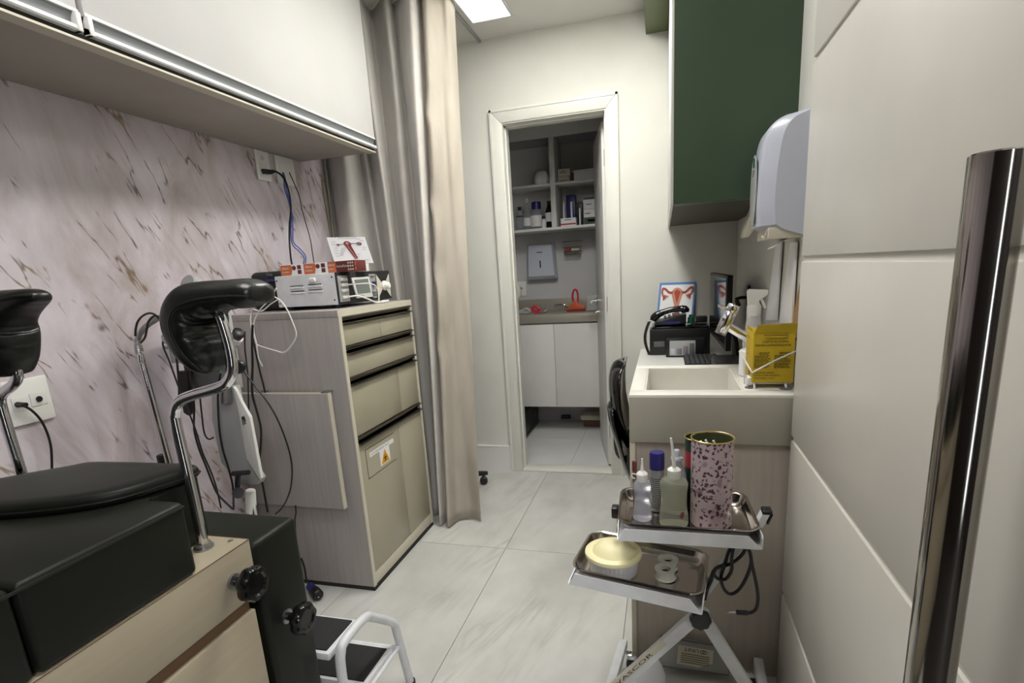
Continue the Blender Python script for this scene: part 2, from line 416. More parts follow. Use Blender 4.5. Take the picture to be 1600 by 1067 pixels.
struct(MB().box(-.239, -.13, 3.204, 3.22, 0, .165, .002).build('baseboard_right', 'whitemdf'))

# --- doorway to the inner room
d1 = sroot('door_1', (-.6, 3.22, 0))
def casing(name, pts, y0, y1, bev=.004): return MB().prism([(x, y0, z) for x, z in pts], (0, y1-y0, 0), bev).build(name, 'frame', d1)
casing('casing', [(-.957,0),(-.888,0),(-.888,2.092),(-.957,2.165)], 3.198, 3.22)
casing('casing', [(-.304,0),(-.238,0),(-.238,2.165),(-.304,2.092)], 3.198, 3.22)
casing('casing', [(-.957,2.165),(-.888,2.092),(-.304,2.092),(-.238,2.165)], 3.198, 3.22)
MB().box(-.957, -.944, 3.194, 3.199, 0, 2.165).box(-.251, -.238, 3.194, 3.199, 0, 2.165).box(-.957, -.238, 3.194, 3.199, 2.152, 2.165).build('bead', 'frame', d1)
MB().box(-.897, -.885, 3.205, 3.345, 0, 2.09, .002).build('jamb', 'frame', d1)
MB().box(-.310, -.298, 3.205, 3.345, 0, 2.09, .002).build('jamb', 'frame', d1)
MB().box(-.897, -.298, 3.205, 3.345, 2.086, 2.10, .002).build('jamb', 'frame', d1)
MB().box(-.885, -.876, 3.255, 3.30, 0, 2.086).box(-.319, -.310, 3.255, 3.30, 0, 2.086).box(-.885, -.310, 3.255, 3.30, 2.077, 2.086).build('door_stop', 'frame', d1)
ha = Vector((-.345, 3.352, 0)); dv = Vector((-.463+.345, 3.951-3.352, 0)).normalized(); nv = Vector((-dv.y, dv.x, 0))   # nv points to -X
leaf = MB().prism([ha + nv*a + dv*b + ZP*.012 for a, b in ((0,0),(-.036,0),(-.036,.598),(0,.598))], (0,0,2.055), .002).build('door_leaf', 'whitemdf', d1)
for z in (.235, 1.045, 1.875):
    MB().prism([ha - nv*.012 - dv*.0015 + ZP*(z-.045), ha - nv*.024 - dv*.0015 + ZP*(z-.045), ha - nv*.024 + dv*.001 + ZP*(z-.045), ha - nv*.012 + dv*.001 + ZP*(z-.045)], (0,0,.09)).build('hinge', 'alu', leaf)
hb = ha + nv*.0 + dv*.54
hz = MB()
hz.cyl(hb+ZP*1.035, hb+nv*.012+ZP*1.035, .024).cyl(hb+nv*.01+ZP*1.035, hb+nv*.05+ZP*1.035, .009)
hz.tube([hb+nv*.048+ZP*1.035, hb+nv*.052-dv*.03+ZP*1.035, hb+nv*.052-dv*.115+ZP*1.035], .0085, n=12)
hz.build('lever_handle', 'chrome', leaf)
MB().cyl(hb+ZP*.955, hb+nv*.010+ZP*.955, .023).cyl(hb+nv*.008+ZP*.955, hb+nv*.02+ZP*.955, .009).build('key_rose', 'chrome', leaf)

# --- entrance door standing open along the right wall
d2 = sroot('door_2', (.35, .9, 0))
zs = [.005, .312, .785, 1.2575, 1.706, 2.10]
MB().box(.341, .374, .512, 1.548, .005, 2.10).build('door_core', 'doorgroove', d2)
for a, b in zip(zs[:-1], zs[1:]):
    MB().box(.335, .345, .51, 1.55, a+(.007 if a > .1 else 0), b-(.007 if b < 2 else 0), .0022, 2).build('door_panel', 'doorleaf', d2)
ph = MB(); ph.cyl((.268, .572, .30), (.268, .572, 1.342), .0212, n=48, bev=.0015).build('pull_handle', 'brushed', d2)
hd = list(ORG)[-1]
MB().cyl((.268, .572, .40), (.336, .572, .40), .010).cyl((.268, .572, .70), (.336, .572, .70), .010).build('standoff', 'brushed', hd)

# --- ceiling panels: room lamps, then two added fill panels
def panel(x0, x1, y0, y1, mat, label):
    t = thing('ceiling_or_fill_light', label, 'light', ((x0+x1)/2, (y0+y1)/2, 2.53), 'recessed ceiling panels and added fill panels')
    q = MB()
    q.box(x0-.012, x1+.012, y0-.012, y0, 2.524, 2.534).box(x0-.012, x1+.012, y1, y1+.012, 2.524, 2.534)
    q.box(x0-.012, x0, y0, y1, 2.524, 2.534).box(x1, x1+.012, y0, y1, 2.524, 2.534); q.build('light_frame', 'whitemetal', t)
    MB().box(x0, x1, y0, y1, 2.525, 2.533).build('diffuser', mat, t); return t
panel(-.945, -.745, 1.55, 2.988, 'lampA', 'warm white ceiling panel beside the curtain rail, nearest the back wall')
panel(-.48, -.18, 1.75, 2.60, 'lampD', 'long warm white ceiling panel above the aisle, out of the view')
panel(-.80, -.30, .35, .95, 'fillB', 'added square white fill panel above the examination table side')
panel(.80, 1.15, -1.38, -.98, 'fillC', 'added small white fill panel in the unseen corridor')

# ================================================================ LEFT WALL
t = thing('wall_cabinet', 'white wall cabinet with aluminium rail over the pink marble wall', 'cabinet', (-1.5, 1.2, 1.853))
MB().box(-1.70, -1.312, -.6, 2.45, 1.853, 2.53, .001).build('carcass', 'under', t)
MB().box(-1.330, -1.292, -.6, 2.45, 1.848, 1.8535).build('bottom_edge', 'edge', t)
MB().box(-1.325, -1.300, -.6, 2.45, 1.8535, 1.867).build('shadow_gap', 'dark', t)
for y0, y1 in ((-.6, 1.097), (1.112, 2.45)):
    dr = MB().box(-1.310, -1.290, y0, y1, 1.905, 2.528, .0015).build('door', 'white', t)
    MB().box(-1.291, -1.288, y0, y1, 1.906, 1.9125).build('door_edge', 'whiteplas', dr)
    rl = MB(); rl.prism([(x, y0, z) for x, z in ((-1.312,1.906),(-1.292,1.906),(-1.298,1.895),(-1.300,1.886),(-1.298,1.881),(-1.312,1.881))], (0, y1-y0, 0)); rl.build('handle_rail', 'railgrey', dr)
    MB().prism([(x, y0, z) for x, z in ((-1.312,1.881),(-1.296,1.8815),(-1.286,1.878),(-1.283,1.869),(-1.286,1.8655),(-1.312,1.8655))], (0, y1-y0, 0)).build('rail_lip', 'whitemetal', dr)  # white stands in for ceiling light caught by the aluminium lip
    MB().box(-1.306, -1.282, y0 if y0 > 1 else y1-.012, (y0+.012) if y0 > 1 else y1, 1.8655, 1.906, .002).build('rail_end_cap', 'whiteplas', dr)

# --- wall outlets with plugs and cables
def plate(name, label, y0, y1, z0, z1):
    t = thing(name, label, 'outlet', (-1.70, (y0+y1)/2, (z0+z1)/2))
    MB().box(-1.70, -1.690, y0, y1, z0, z1, .003).build('plate', 'whiteplas', t); return t
t = plate('wall_outlet', 'narrow white outlet plate with a black plug, tucked under the wall cabinet', 2.119, 2.205, 1.728, 1.852)
MB().box(-1.691, -1.688, 2.138, 2.186, 1.742, 1.80, .001).build('socket', 'whitemdf', t)
MB().cyl((-1.69, 2.162, 1.822), (-1.6875, 2.162, 1.822), .010).build('blank_plug', 'edge', t)
t = plate('wall_outlet', 'wide white outlet plate with blue network cables, beside the curtain', 2.248, 2.379, 1.728, 1.852)
MB().box(-1.691, -1.688, 2.27, 2.36, 1.76, 1.825, .001).build('socket', 'whitemdf', t)
t = plate('wall_outlet', 'large white double outlet plate low on the pink wall by the left leg rest', .985, 1.098, .944, 1.068)
MB().box(-1.691, -1.688, .998, 1.040, .985, 1.022, .001).build('socket', 'whitemdf', t)
MB().box(-1.691, -1.688, 1.043, 1.085, .988, 1.024, .001).build('socket', 'whitemdf', t)
MB().cyl((-1.69, 1.064, 1.006), (-1.685, 1.064, 1.006), .008).build('hole', 'black', t)
q = MB(); q.cyl((-1.69, 1.010, 1.003), (-1.662, 1.014, 1.002), .008, .006)
q.tube([(-1.6700,0.9953,1.0054),(-1.6700,1.0094,1.0001),(-1.6700,1.0262,0.9849),(-1.6700,1.0417,0.9550),(-1.6700,1.0496,0.9192),(-1.6700,1.0509,0.8753),(-1.6700,1.0434,0.8301),(-1.6700,1.0327,0.7860)], .0032); tag(q.build('power_cable', 'black', None, (-1.67,1.05,.85)), 'black plug and cord in the low outlet at the left edge', 'cord')
q = MB(); q.prism([(-1.6820,2.1288,1.7709),(-1.6820,2.1992,1.7763),(-1.6820,2.2147,1.7706),(-1.6820,2.1774,1.7545),(-1.6820,2.1360,1.7512)], (.016,0,0), .002)
q.tube([(-1.6773,2.2000,1.7755),(-1.6450,2.2000,1.7596),(-1.6199,2.2000,1.7290),(-1.6085,2.2000,1.6716),(-1.6114,2.2000,1.6078),(-1.6313,2.2000,1.5372),(-1.6446,2.2000,1.4650),(-1.6129,2.1500,1.3809),(-1.5694,2.1000,1.3492)], .0042); tag(q.build('power_cable', 'black', None, (-1.65,2.2,1.55)), 'thick black cord from the narrow outlet down to the white machine', 'cord')
for k, p in enumerate(([(-1.7103,2.3100,1.8006),(-1.6616,2.2500,1.7471),(-1.6659,2.2500,1.7044),(-1.6547,2.2500,1.6526),(-1.6515,2.2500,1.5863),(-1.6639,2.2500,1.5281),(-1.6688,2.2500,1.4609),(-1.6368,2.2500,1.4246),(-1.6161,2.2500,1.3966),(-1.6241,2.2500,1.3666)], [(-1.7138,2.3200,1.7988),(-1.6545,2.2500,1.7464),(-1.6575,2.2500,1.7108),(-1.6498,2.2500,1.6448),(-1.6461,2.2500,1.5859),(-1.6544,2.2500,1.5199),(-1.6602,2.2500,1.4678),(-1.6264,2.2500,1.4314),(-1.6064,2.2500,1.3998),(-1.6144,2.2500,1.3645)])):
    tag(MB().tube(p, .0026, n=8).build('network_cable', 'blue', None, p[0]), ('blue network cable hanging from the wide outlet, left strand', 'blue network cable hanging from the wide outlet, right strand')[k], 'cable')
p = [(-1.6964,2.3400,1.7963),(-1.6468,2.3000,1.7306),(-1.6307,2.3000,1.6776),(-1.6257,2.3000,1.6179),(-1.6148,2.3000,1.5496),(-1.6037,2.3000,1.4806),(-1.6022,2.3000,1.4192),(-1.6014,2.3000,1.3690)]
tag(MB().tube(p, .0024, n=8).build('thin_cable', 'black', None, p[0]), 'thin black cable hanging from the right of the wide outlet', 'cable')
tag(MB().prism([(-1.6950,2.5967,1.7972),(-1.6950,2.6110,1.7992),(-1.6950,2.6314,1.5241),(-1.6950,2.6120,1.5167)], (.006,0,0)).build('wooden_batten', 'bedwood', None, (-1.69,2.61,1.65)), 'thin pale wooden strip loose at the wallpaper edge beside curtain', 'strip')

# ================================================================ DRAWER UNIT
t = thing('drawer_cabinet', 'tall grey laminate drawer cabinet with beige fronts beside the curtain', 'cabinet', (-1.43, 2.08, 0))
XF = -1.165
q = MB(); q.box(-1.69, XF-.004, 1.777, 1.797, .02, 1.147, .001).box(-1.69, XF-.004, 2.375, 2.395, .02, 1.147, .001).box(-1.69, -1.67, 1.797, 2.375, .02, 1.147).box(-1.67, XF-.05, 1.797, 2.375, .02, .04); q.build('carcass', 'lam', t)
MB().box(-1.69, XF-.004, 1.775, 2.397, 1.147, 1.172, .001).build('top_board', 'lam', t)
q = MB(); q.box(XF-.004, XF, 1.775, 2.397, 1.147, 1.172).box(XF-.004, XF, 1.777, 1.797, .02, 1.147).box(XF-.004, XF, 2.375, 2.395, .02, 1.147); q.build('edge_banding', 'edge', t)
MB().box(-1.66, XF-.012, 1.80, 2.37, .045, 1.14).build('inner_shadow_gap', 'dark', t)
MB().box(XF-.02, XF-.002, 1.799, 2.373, .022, .075, .001).build('kick_board', 'edge', t)
MB().box(-1.68, XF-.002, 1.780, 2.393, 0, .02).build('plinth', 'dark', t)
def front(y0, y1, z0, z1, nm):
    return MB().box(XF-.022, XF-.001, y0+.0015, y1-.0015, z0, z1, .0012).build(nm, 'drawer', t)
def rail(y0, y1, z0, z1, par):
    zm = (z0+z1)/2
    q = MB(); q.box(XF-.018, XF+.010, y0, y1, z1-.007, z1, .0015).box(XF-.016, XF-.012, y0, y1, z0, z1).box(XF-.018, XF+.012, y0, y1, z0, z0+.007, .0015).box(XF-.014, XF-.004, y0, y1, zm+.001, zm+.004); q.build('handle_rail', 'dalu', par)
f = front(1.799, 2.078, 1.036, 1.113, 'drawer'); rail(1.799, 2.0775, 1.116, 1.152-.006, f)
f = front(2.078, 2.373, 1.036, 1.113, 'drawer'); rail(2.0785, 2.373, 1.116, 1.152-.006, f)
f = front(1.799, 2.373, .914, .998, 'drawer'); rail(1.799, 2.373, 1.000, 1.033, f)
f = front(1.799, 2.186, .674, .877, 'drawer'); rail(1.799, 2.1855, .879, .912, f)
f = front(2.186, 2.373, .674, .877, 'drawer'); rail(2.1865, 2.373, .879, .912, f)
f = front(1.799, 2.133, .078, .633, 'door'); rail(1.799, 2.1325, .636, .671, f)
q = MB()
for (y0, y1, z0, z1) in ((1.838,1.841,.48,.605),(1.841,2.083,.602,.6045),(1.838,2.083,.478,.4805)): q.box(XF-.0012, XF-.0003, y0, y1, z0, z1)
q.build('flap_groove', 'dark', f)
st = MB().prism(rect((XF-.0008,1.868,.5715), YP, ZP, 0, .205, -.0095, .0095), (.0009,0,0)).build('notice_strip', 'paper', f)
text('LIXO INFECTANTE - RISCO', .0125, (XF+.0002,1.874,.568), YP, ZP, 'greyp', f, sx=1.05)
decal('biohazard_sticker', rect((XF-.0008,1.945,.495), YP, ZP, 0, .085, 0, .07), XP, 'paper', f, .001)
decal('warning_triangle', frame_pts((XF+.0002,1.9875,.499), YP, ZP, [(-.036,0),(.036,0),(0,.062)]), XP, 'biohaz', f, .0004)
q = MB()
for k in range(3):
    a = PI/2 + k*2*PI/3; c = (.0095*math.cos(a), .021+.0095*math.sin(a)); o = (XF+.0008,1.9875,.499)
    ring = [(c[0]+(.0085)*math.cos(b), c[1]+.0085*math.sin(b)) for b in [a-2.5+5.0*j/11 - PI + 0 for j in range(12)]]
    ring2 = [(c[0]+(.0052)*math.cos(b), c[1]+.0052*math.sin(b)) for b in [a-2.5+5.0*j/11 - PI for j in range(12)]][::-1]
    q.prism(frame_pts(o, YP, ZP, ring+ring2), (.0003,0,0))
q.prism(disc((XF+.0008,1.9875,.499), YP, ZP, 0, .021, .0045), (.0003,0,0)); q.build('biohazard_symbol', 'ink', f)
f = front(2.133, 2.373, .078, .633, 'door'); rail(2.1335, 2.373, .636, .671, f)
# fold-down leaf hung on the side of the cabinet
t2 = thing('folding_shelf', 'grey laminate drop leaf hanging against the side of the drawer cabinet', 'shelf', (-1.43, 1.745, .62))
MB().box(-1.67, -1.232, 1.735, 1.757, .388, .861, .001).build('panel', 'lam', t2)
MB().box(-1.232, -1.2285, 1.735, 1.757, .388, .861).box(-1.67, -1.2285, 1.735, 1.757, .861, .8645).build('edge_banding', 'edge', t2)
for x in (-1.262, -1.56):
    MB().box(x, x+.03, 1.738, 1.776, .8645, .8695, .001).cyl((x+.015,1.744,.868), (x+.015,1.744,.874), .004).build('bracket', 'alu', t2)
for xa in (-1.32, -1.62): MB().box(xa, xa+.04, 1.757, 1.7765, .82, .86).build('hinge_block', 'greyplas', t2)

# ================================================================ ON THE DRAWER UNIT
t = thing('electrosurgical_unit', 'grey metal medical unit with louvred side and black front panel, on drawer cabinet', 'machine', (-1.376, 2.1, 1.172))
MB().box(-1.517, -1.238, 1.90, 2.335, 1.187, 1.311, .003).build('housing', 'whitemetal', t)
MB().box(-1.238, -1.233, 1.899, 2.336, 1.186, 1.312, .001).build('front_panel', 'blackmat', t)
for x in (-1.49, -1.27):
    for y in (1.94, 2.30): MB().cyl((x, y, 1.172), (x, y, 1.188), .011).build('foot', 'black', t)
for px0, z in ((-1.450,1.2675),(-1.366,1.2695),(-1.449,1.247),(-1.365,1.249)):
    q = MB(); prof = [(0,0),(-.004,-.002),(-.006,-.008),(0,-.010)]
    q.prism([(px0, 1.9+a, z+b) for a, b in prof], (.066,0,0)); q.build('louvre', 'whitemetal', t)
    MB().box(px0+.002, px0+.064, 1.8985, 1.9005, z, z+.003).build('louvre_slot', 'dark', t)
MB().box(-1.352, -1.322, 1.885, 1.901, 1.279, 1.296, .006).build('cord_clip', 'whiteplas', t)
for x, z in ((-1.508,1.293),(-1.252,1.295),(-1.252,1.206),(-1.508,1.203)): MB().cyl((x, 1.901, z), (x, 1.898, z), .0032, n=10).build('screw', 'dark', t)
XD = -1.233
cp = MB().box(XD-.001, XD+.003, 1.906, 1.975, 1.196, 1.298, .001).build('socket_plate', 'greyplas', t)
for z in (1.283,1.262,1.24,1.214):
    MB().box(XD+.003, XD+.012, 1.918, 1.962, z-.006, z+.006, .002).build('socket', 'whiteplas', cp)
sc = MB().prism([(XD, 2.000,1.288),(XD,2.140,1.290),(XD,2.156,1.203),(XD,2.026,1.204)], (.006,0,0), .0015).build('display_bezel', 'whiteplas', t)
decal('display', [(XD+.006,2.018,1.279),(XD+.006,2.128,1.281),(XD+.006,2.139,1.222),(XD+.006,2.034,1.221)], XP, 'screen', sc, .0008)
text('BIO-TOM', .010, (XD+.0064,2.036,1.209), YP, ZP, 'blue', sc)
cs = MB().prism([(XD,2.146,1.300),(XD,2.200,1.300),(XD,2.196,1.197),(XD,2.166,1.197)], (.002,0,0)).build('control_strip', 'greyplas', t)
MB().box(XD+.002, XD+.012, 2.163, 2.185, 1.247, 1.268, .003).build('blue_button', 'navy', cs)
for z in (1.29,1.222,1.21): MB().box(XD+.002, XD+.006, 2.158, 2.188, z-.004, z+.003, .001).build('switch', 'dgreyplas', cs)
bw_ = MB(); bw_.prism([(XD,2.209,1.297),(XD,2.250,1.262),(XD,2.250,1.228),(XD,2.209,1.194)], (.002,0,0)); bw_.prism([(XD,2.328,1.297),(XD,2.290,1.262),(XD,2.290,1.228),(XD,2.328,1.194)], (.002,0,0)); bw_.build('pale_wedge', 'edge', t)
MB().lathe([(.022,0),(.022,.008),(.017,.012),(.015,.026),(.011,.030)], (XD,2.272,1.246), XP).build('dial', 'whiteplas', t)
q = MB(); q.tube([(XD+.012,1.945,1.262),(XD+.03,2.0,1.262),(XD+.045,2.07,1.260),(XD+.05,2.115,1.245),(XD+.05,2.125,1.21),(XD+.05,2.12,1.179)], .0028)
q.tube([(XD+.012,1.95,1.214),(XD+.025,2.0,1.214),(XD+.04,2.05,1.198),(XD+.048,2.10,1.180),(XD+.05,2.14,1.180)], .0035); q.cyl((XD+.05,2.14,1.1795),(XD+.05,2.205,1.1795), .0065, .005, n=12)
tag(q.build('white_cable', 'whiteplas', None, (XD+.04,2.05,1.2)), 'white leads plugged into the black front of the medical unit', 'cable')

def medbox(x0, x1, label, kind):
    t = thing('medicine_carton', label, 'box', ((x0+x1)/2, 1.96, 1.3115), 'cartons on the medical unit')
    z0, z1, y = 1.3115, 1.354, 1.93
    MB().box(x0, x1, y, 2.0, z0, z1, .0008).build('carton', 'paper' if kind == 0 else 'maroon', t)
    o = (x0, y, z0); n = -YP; w = x1-x0; h = z1-z0
    if kind == 0:
        decal('orange_print', frame_pts(o, XP, ZP, [(.001,.001),(w*.45,.001),(w*.54,h*.75),(w*.48,h-.001),(.001,h-.001)]), n, 'orange', t)
        for k in range(2): decal('maroon_square', rect(o, XP, ZP, w*.74, w*.90, .004+k*.019, .020+k*.019), n, 'maroon', t)
        decal('maroon_dot', disc(o, XP, ZP, w*.6, h*.68, .009), n, 'maroon', t)
        text('idaro', .015, (x0+.008, y-.0006, z0+.025), XP, ZP, 'white ink', t); text('benzilato', .009, (x0+.008, y-.0006, z0+.012), XP, ZP, 'white ink', t)
    else:
        decal('orange_print', rect(o, XP, ZP, .001, w*.29, .001, h-.001), n, 'orange', t)
        decal('orange_print', rect(o, XP, ZP, w*.94, w-.001, .004, h*.45), n, 'orange', t); decal('orange_print', rect(o, XP, ZP, w*.94, w-.001, h*.52, h-.003), n, 'orange', t)
        text('idaro', .014, (x0+.003, y-.0006, z0+.026), XP, ZP, 'white ink', t); text('tablet', .009, (x0+.004, y-.0006, z0+.012), XP, ZP, 'white ink', t)
        text('benzilato', .014, (x0+w*.32, y-.0006, z0+.019), XP, ZP, 'white ink', t)
        for k in range(3):
            for z in (.006,.019,.031): decal('pale_dot', disc(o, XP, ZP, w*(.72+.075*k), z+.003, .004, n=10), n, 'edge', t)
medbox(-1.505, -1.3965, 'orange and white medicine carton, left end of the row on the unit', 0)
medbox(-1.3955, -1.285, 'orange and white medicine carton, middle of the row on the unit', 0)
medbox(-1.284, -1.155+.0, 'maroon medicine carton with orange ends, right end of the row', 1)
# white anatomy card leaning behind the cartons
def card(name, label, A, B, Cc, D, back, style):
    A, B, Cc, D = map(Vector, (A, B, Cc, D)); u = (B-A); v = (D-A); n = u.cross(v).normalized()
    if n.y > 0: n = -n
    t = thing(name, label, 'picture', tuple((Cc+D)/2))
    P = lambda a, b: A + u*a + v*b
    MB().prism([P(0,0),P(1,0),P(1,1),P(0,1)], -n*.004).build('card_sheet', 'bluep' if style else 'paper', t)
    def dec(pts, mat, lift, nm): MB().prism([P(a,b)+n*lift for a, b in pts], n*.0005).build(nm, mat, t)
    def strip(pl, wd, mat, lift, nm):
        q = MB()
        for i in range(len(pl)-1):
            a, b = Vector(pl[i]+(0,)), Vector(pl[i+1]+(0,)); d = (b-a); d = Vector((-d.y, d.x, 0)).normalized()*wd/2; e = (b-a)*.04
            q.prism([P(*(p[:2]))+n*(lift+i*.00002) for p in ((a-e+d), (b+e+d), (b+e-d), (a-e-d))], n*.0004)
        q.build(nm, mat, t)
    el = lambda cx, cy, rx, ry, k=20: [(cx+rx*math.cos(2*PI*i/k), cy+ry*math.sin(2*PI*i/k)) for i in range(k)]
    if style:
        dec([(.06,.05),(.95,.05),(.95,1.0),(.06,1.0)], 'paper', .0002, 'white_field')
        dec([(.34,.2),(.42,.13),(.5,.11),(.58,.13),(.68,.2),(.62,.38),(.585,.5),(.58,.85),(.48,.85),(.46,.5),(.41,.38)], 'pinkp', .0008, 'drawing_body')
        dec([(.42,.2),(.5,.15),(.6,.2),(.55,.36),(.52,.46),(.49,.36)], 'redp', .0014, 'drawing_core')
        dec([(.485,.55),(.575,.55),(.575,.85),(.485,.85)], 'redp', .0014, 'drawing_stem')
        strip([(.38,.22),(.28,.21),(.18,.14),(.1,.12),(.09,.2),(.12,.28)], .05, 'redp', .0020, 'drawing_tube')
        strip([(.64,.22),(.74,.21),(.84,.13),(.92,.11),(.93,.18),(.89,.26)], .05, 'redp', .0020, 'drawing_tube')
        dec([(.1,.24),(.28,.28),(.2,.34),(.13,.38)], 'pinkp', .0026, 'drawing_ovary'); dec([(.9,.22),(.74,.27),(.8,.33),(.88,.36)], 'pinkp', .0026, 'drawing_ovary')
        dec([(.11,.26),(.22,.29),(.14,.37)], 'redp', .0032, 'drawing_core'); dec([(.89,.24),(.78,.28),(.87,.35)], 'redp', .0032, 'drawing_core')
    else:
        dec(el(.5,.27,.1,.11), 'winep', .0004, 'drawing_body')
        dec([(.42,.3),(.58,.3),(.66,.83),(.58,.85)], 'winep', .0009, 'drawing_stem')
        strip([(.49,.34),(.56,.6),(.61,.82)], .02, 'pinkp', .0014, 'drawing_core')
        dec(el(.5,.25,.045,.05), 'pinkp', .0014, 'drawing_core')
        strip([(.6,.26),(.68,.25),(.74,.27)], .02, 'winep', .0018, 'drawing_tube'); dec(el(.81,.27,.07,.055), 'winep', .0022, 'drawing_ovary'); dec(el(.8,.275,.045,.03), 'greyp', .0028, 'drawing_core')
        strip([(.41,.27),(.33,.28),(.27,.31)], .025, 'greyp', .0018, 'drawing_tube'); dec([(.2,.27),(.3,.28),(.26,.35)], 'winep', .0022, 'drawing_ovary')
        for k in range(4): strip([(.44-.04*k,.36+.02*k),(.36-.03*k,.55),(.27-.02*k,.72)], .006, 'greyp', .0004+.0001*k, 'pointer_line')
        text('SISTEMA REPRODUTOR', .0085, P(.3,.07), u, -v, 'greyp', t, lift=.0006)
        for a, b in ((.1,.2),(.08,.3),(.12,.45),(.1,.55),(.09,.65),(.1,.75),(.78,.1),(.85,.17),(.86,.42),(.84,.5),(.66,.68),(.62,.76),(.82,.9)): text('texto', .008, P(a,b), u, -v, 'greyp', t, lift=.0006, name='caption')
    return t
card('anatomy_card', 'white anatomy picture card leaning above the maroon carton on drawer cabinet', (-1.3973,2.1200,1.4640), (-1.2160,2.1200,1.4529), (-1.1538,2.0750,1.3234), (-1.3441,2.0750,1.3536), 0, 0)
tag(MB().box(-1.335, -1.21, 2.05, 2.12, 1.312, 1.345, .002).build('white_carton', 'paper', None, (-1.27,2.085,1.312)), 'plain white carton behind the maroon one, propping the anatomy card', 'box')
t = thing('black_case', 'black soft case with white lettering, left of the grey medical unit', 'bag', (-1.62, 2.05, 1.172))
MB().box(-1.69, -1.53, 1.96, 2.22, 1.173, 1.335, .022, 4).build('case', 'blackmat', t)
text('Diag', .016, (-1.60, 1.959, 1.318), XP, ZP, 'greyp', t)
MB().box(-1.60, -1.525, 1.945, 1.962, 1.293, 1.303, .003).build('blue_zip', 'navy', t)
p1 = [(-1.3714,1.7200,1.2657),(-1.4158,1.7200,1.2220),(-1.4583,1.7200,1.1913),(-1.4923,1.7200,1.1502),(-1.5035,1.7200,1.1124),(-1.5003,1.7200,1.0689),(-1.5010,1.7200,1.0081),(-1.4901,1.7200,0.9759)]
p2 = [(-1.3718,1.7250,1.2266),(-1.4110,1.7250,1.2099),(-1.4551,1.7250,1.1861),(-1.4965,1.7250,1.1925),(-1.5108,1.7250,1.1647),(-1.5148,1.7250,1.1314),(-1.5092,1.7250,1.1024),(-1.5056,1.7250,1.0635),(-1.4602,1.7250,1.0454),(-1.4223,1.7250,1.0349),(-1.3840,1.7250,1.0278),(-1.3383,1.7250,1.0641),(-1.3197,1.7250,1.0966),(-1.3293,1.7250,1.1438),(-1.3436,1.7250,1.1861),(-1.3649,1.7250,1.2193),(-1.3970,1.7250,1.2393)]
q = MB().tube(p1, .0026, n=8).tube(p2, .0026, n=8); tag(q.build('white_cable', 'whiteplas', None, p1[3]), 'looped white cord dangling in front of the drawer cabinet side', 'cord')

# ================================================================ CURTAIN
F = [((-1.688,2.652),(-1.688,2.64)), ((-1.6834,2.6487),(-1.6710,2.5524)), ((-1.6850,2.6792),(-1.7066,2.6413)), ((-1.5231,2.5702),(-1.5398,2.5304)), ((-1.5227,2.6777),(-1.4060,2.6039)), ((-1.4751,2.6285),(-1.3249,2.5532)), ((-1.4673,2.6582),(-1.2989,2.5836)),
     ((-1.3473,2.5500),(-1.2579,2.5110)), ((-1.3526,2.6691),(-1.2645,2.5735)), ((-1.2241,2.5813),(-1.2030,2.4815)), ((-1.2240,2.6570),(-1.1345,2.5271)),
     ((-1.0895,2.5389),(-1.1200,2.3757)), ((-1.0826,2.6422),(-1.1035,2.4281)), ((-1.0305,2.5851),(-1.0685,2.3652)), ((-0.9976,2.6640),(-1.0497,2.4381)), ((-0.9659,2.6820),(-0.9975,2.4734)), ((-0.9669,2.7706),(-0.9200,2.4520))]
bm = bmesh.new(); NZ = 44; rows = []
for j in range(NZ+1):
    f = j/NZ; z = .012 + (2.526-.012)*f
    pl = [Vector((b[0]+(a[0]-b[0])*f, b[1]+(a[1]-b[1])*f, 0)) for a, b in F]
    cr = spline(pl, 9); row = []
    for i, p in enumerate(cr):
        wob = .006*math.sin(z*7+i*.35)*math.sin(i*.21+1)
        pin = 0
        if i > 112:      # stitched pinches along the leading panel
            for zz in (2.02, 1.62, 1.30, .95): pin -= .022*math.exp(-((z-zz)/.05)**2)*math.exp(-((i-116)/6.0)**2)
        row.append(bm.verts.new((p.x+pin, p.y+wob-pin*.8, z + .02*math.sin(i*.25)*max(0, .04-f)*3)))
    rows.append(row)
for a, b in zip(rows[:-1], rows[1:]):
    for i in range(len(a)-1): bm.faces.new((a[i], a[i+1], b[i+1], b[i]))
SPL = 110
bmp_ = bmesh.new(); pr = [[bmp_.verts.new(v.co) for v in row[SPL:]] for row in rows]
for a, b in zip(pr[:-1], pr[1:]):
    for i in range(len(a)-1): bmp_.faces.new((a[i], a[i+1], b[i+1], b[i]))
bmesh.ops.delete(bm, geom=[v for row in rows for v in row[SPL+1:]], context='VERTS')
q = MB(); q.bm.free(); q.bm = bm
t = thing('curtain', 'gathered beige velvet curtain hanging between drawer cabinet and doorway', 'curtain', (-1.2, 2.55, 0))
qp = MB(); qp.bm.free(); qp.bm = bmp_
lp = qp.build('lining_panel', 'lining', t, ang=180); sd = lp.modifiers.new('thickness', 'SOLIDIFY'); sd.thickness = .004
cu = q.build('drape', 'curtain', t, ang=180); sd = cu.modifiers.new('thickness', 'SOLIDIFY'); sd.thickness = .003
q = MB(); q.tube([(-1.66,2.72,2.522),(-1.15,2.72,2.522),(-1.02,2.76,2.522),(-.985,2.90,2.522),(-.985,3.20,2.522)], .007, n=8)
q.box(-.992, -.978, 2.80, 3.215, 2.518, 2.53); tag(q.build('curtain_rail', 'alu', None, (-1.1,2.8,2.51)), 'thin metal curtain rail running along the ceiling to the back wall', 'rail')

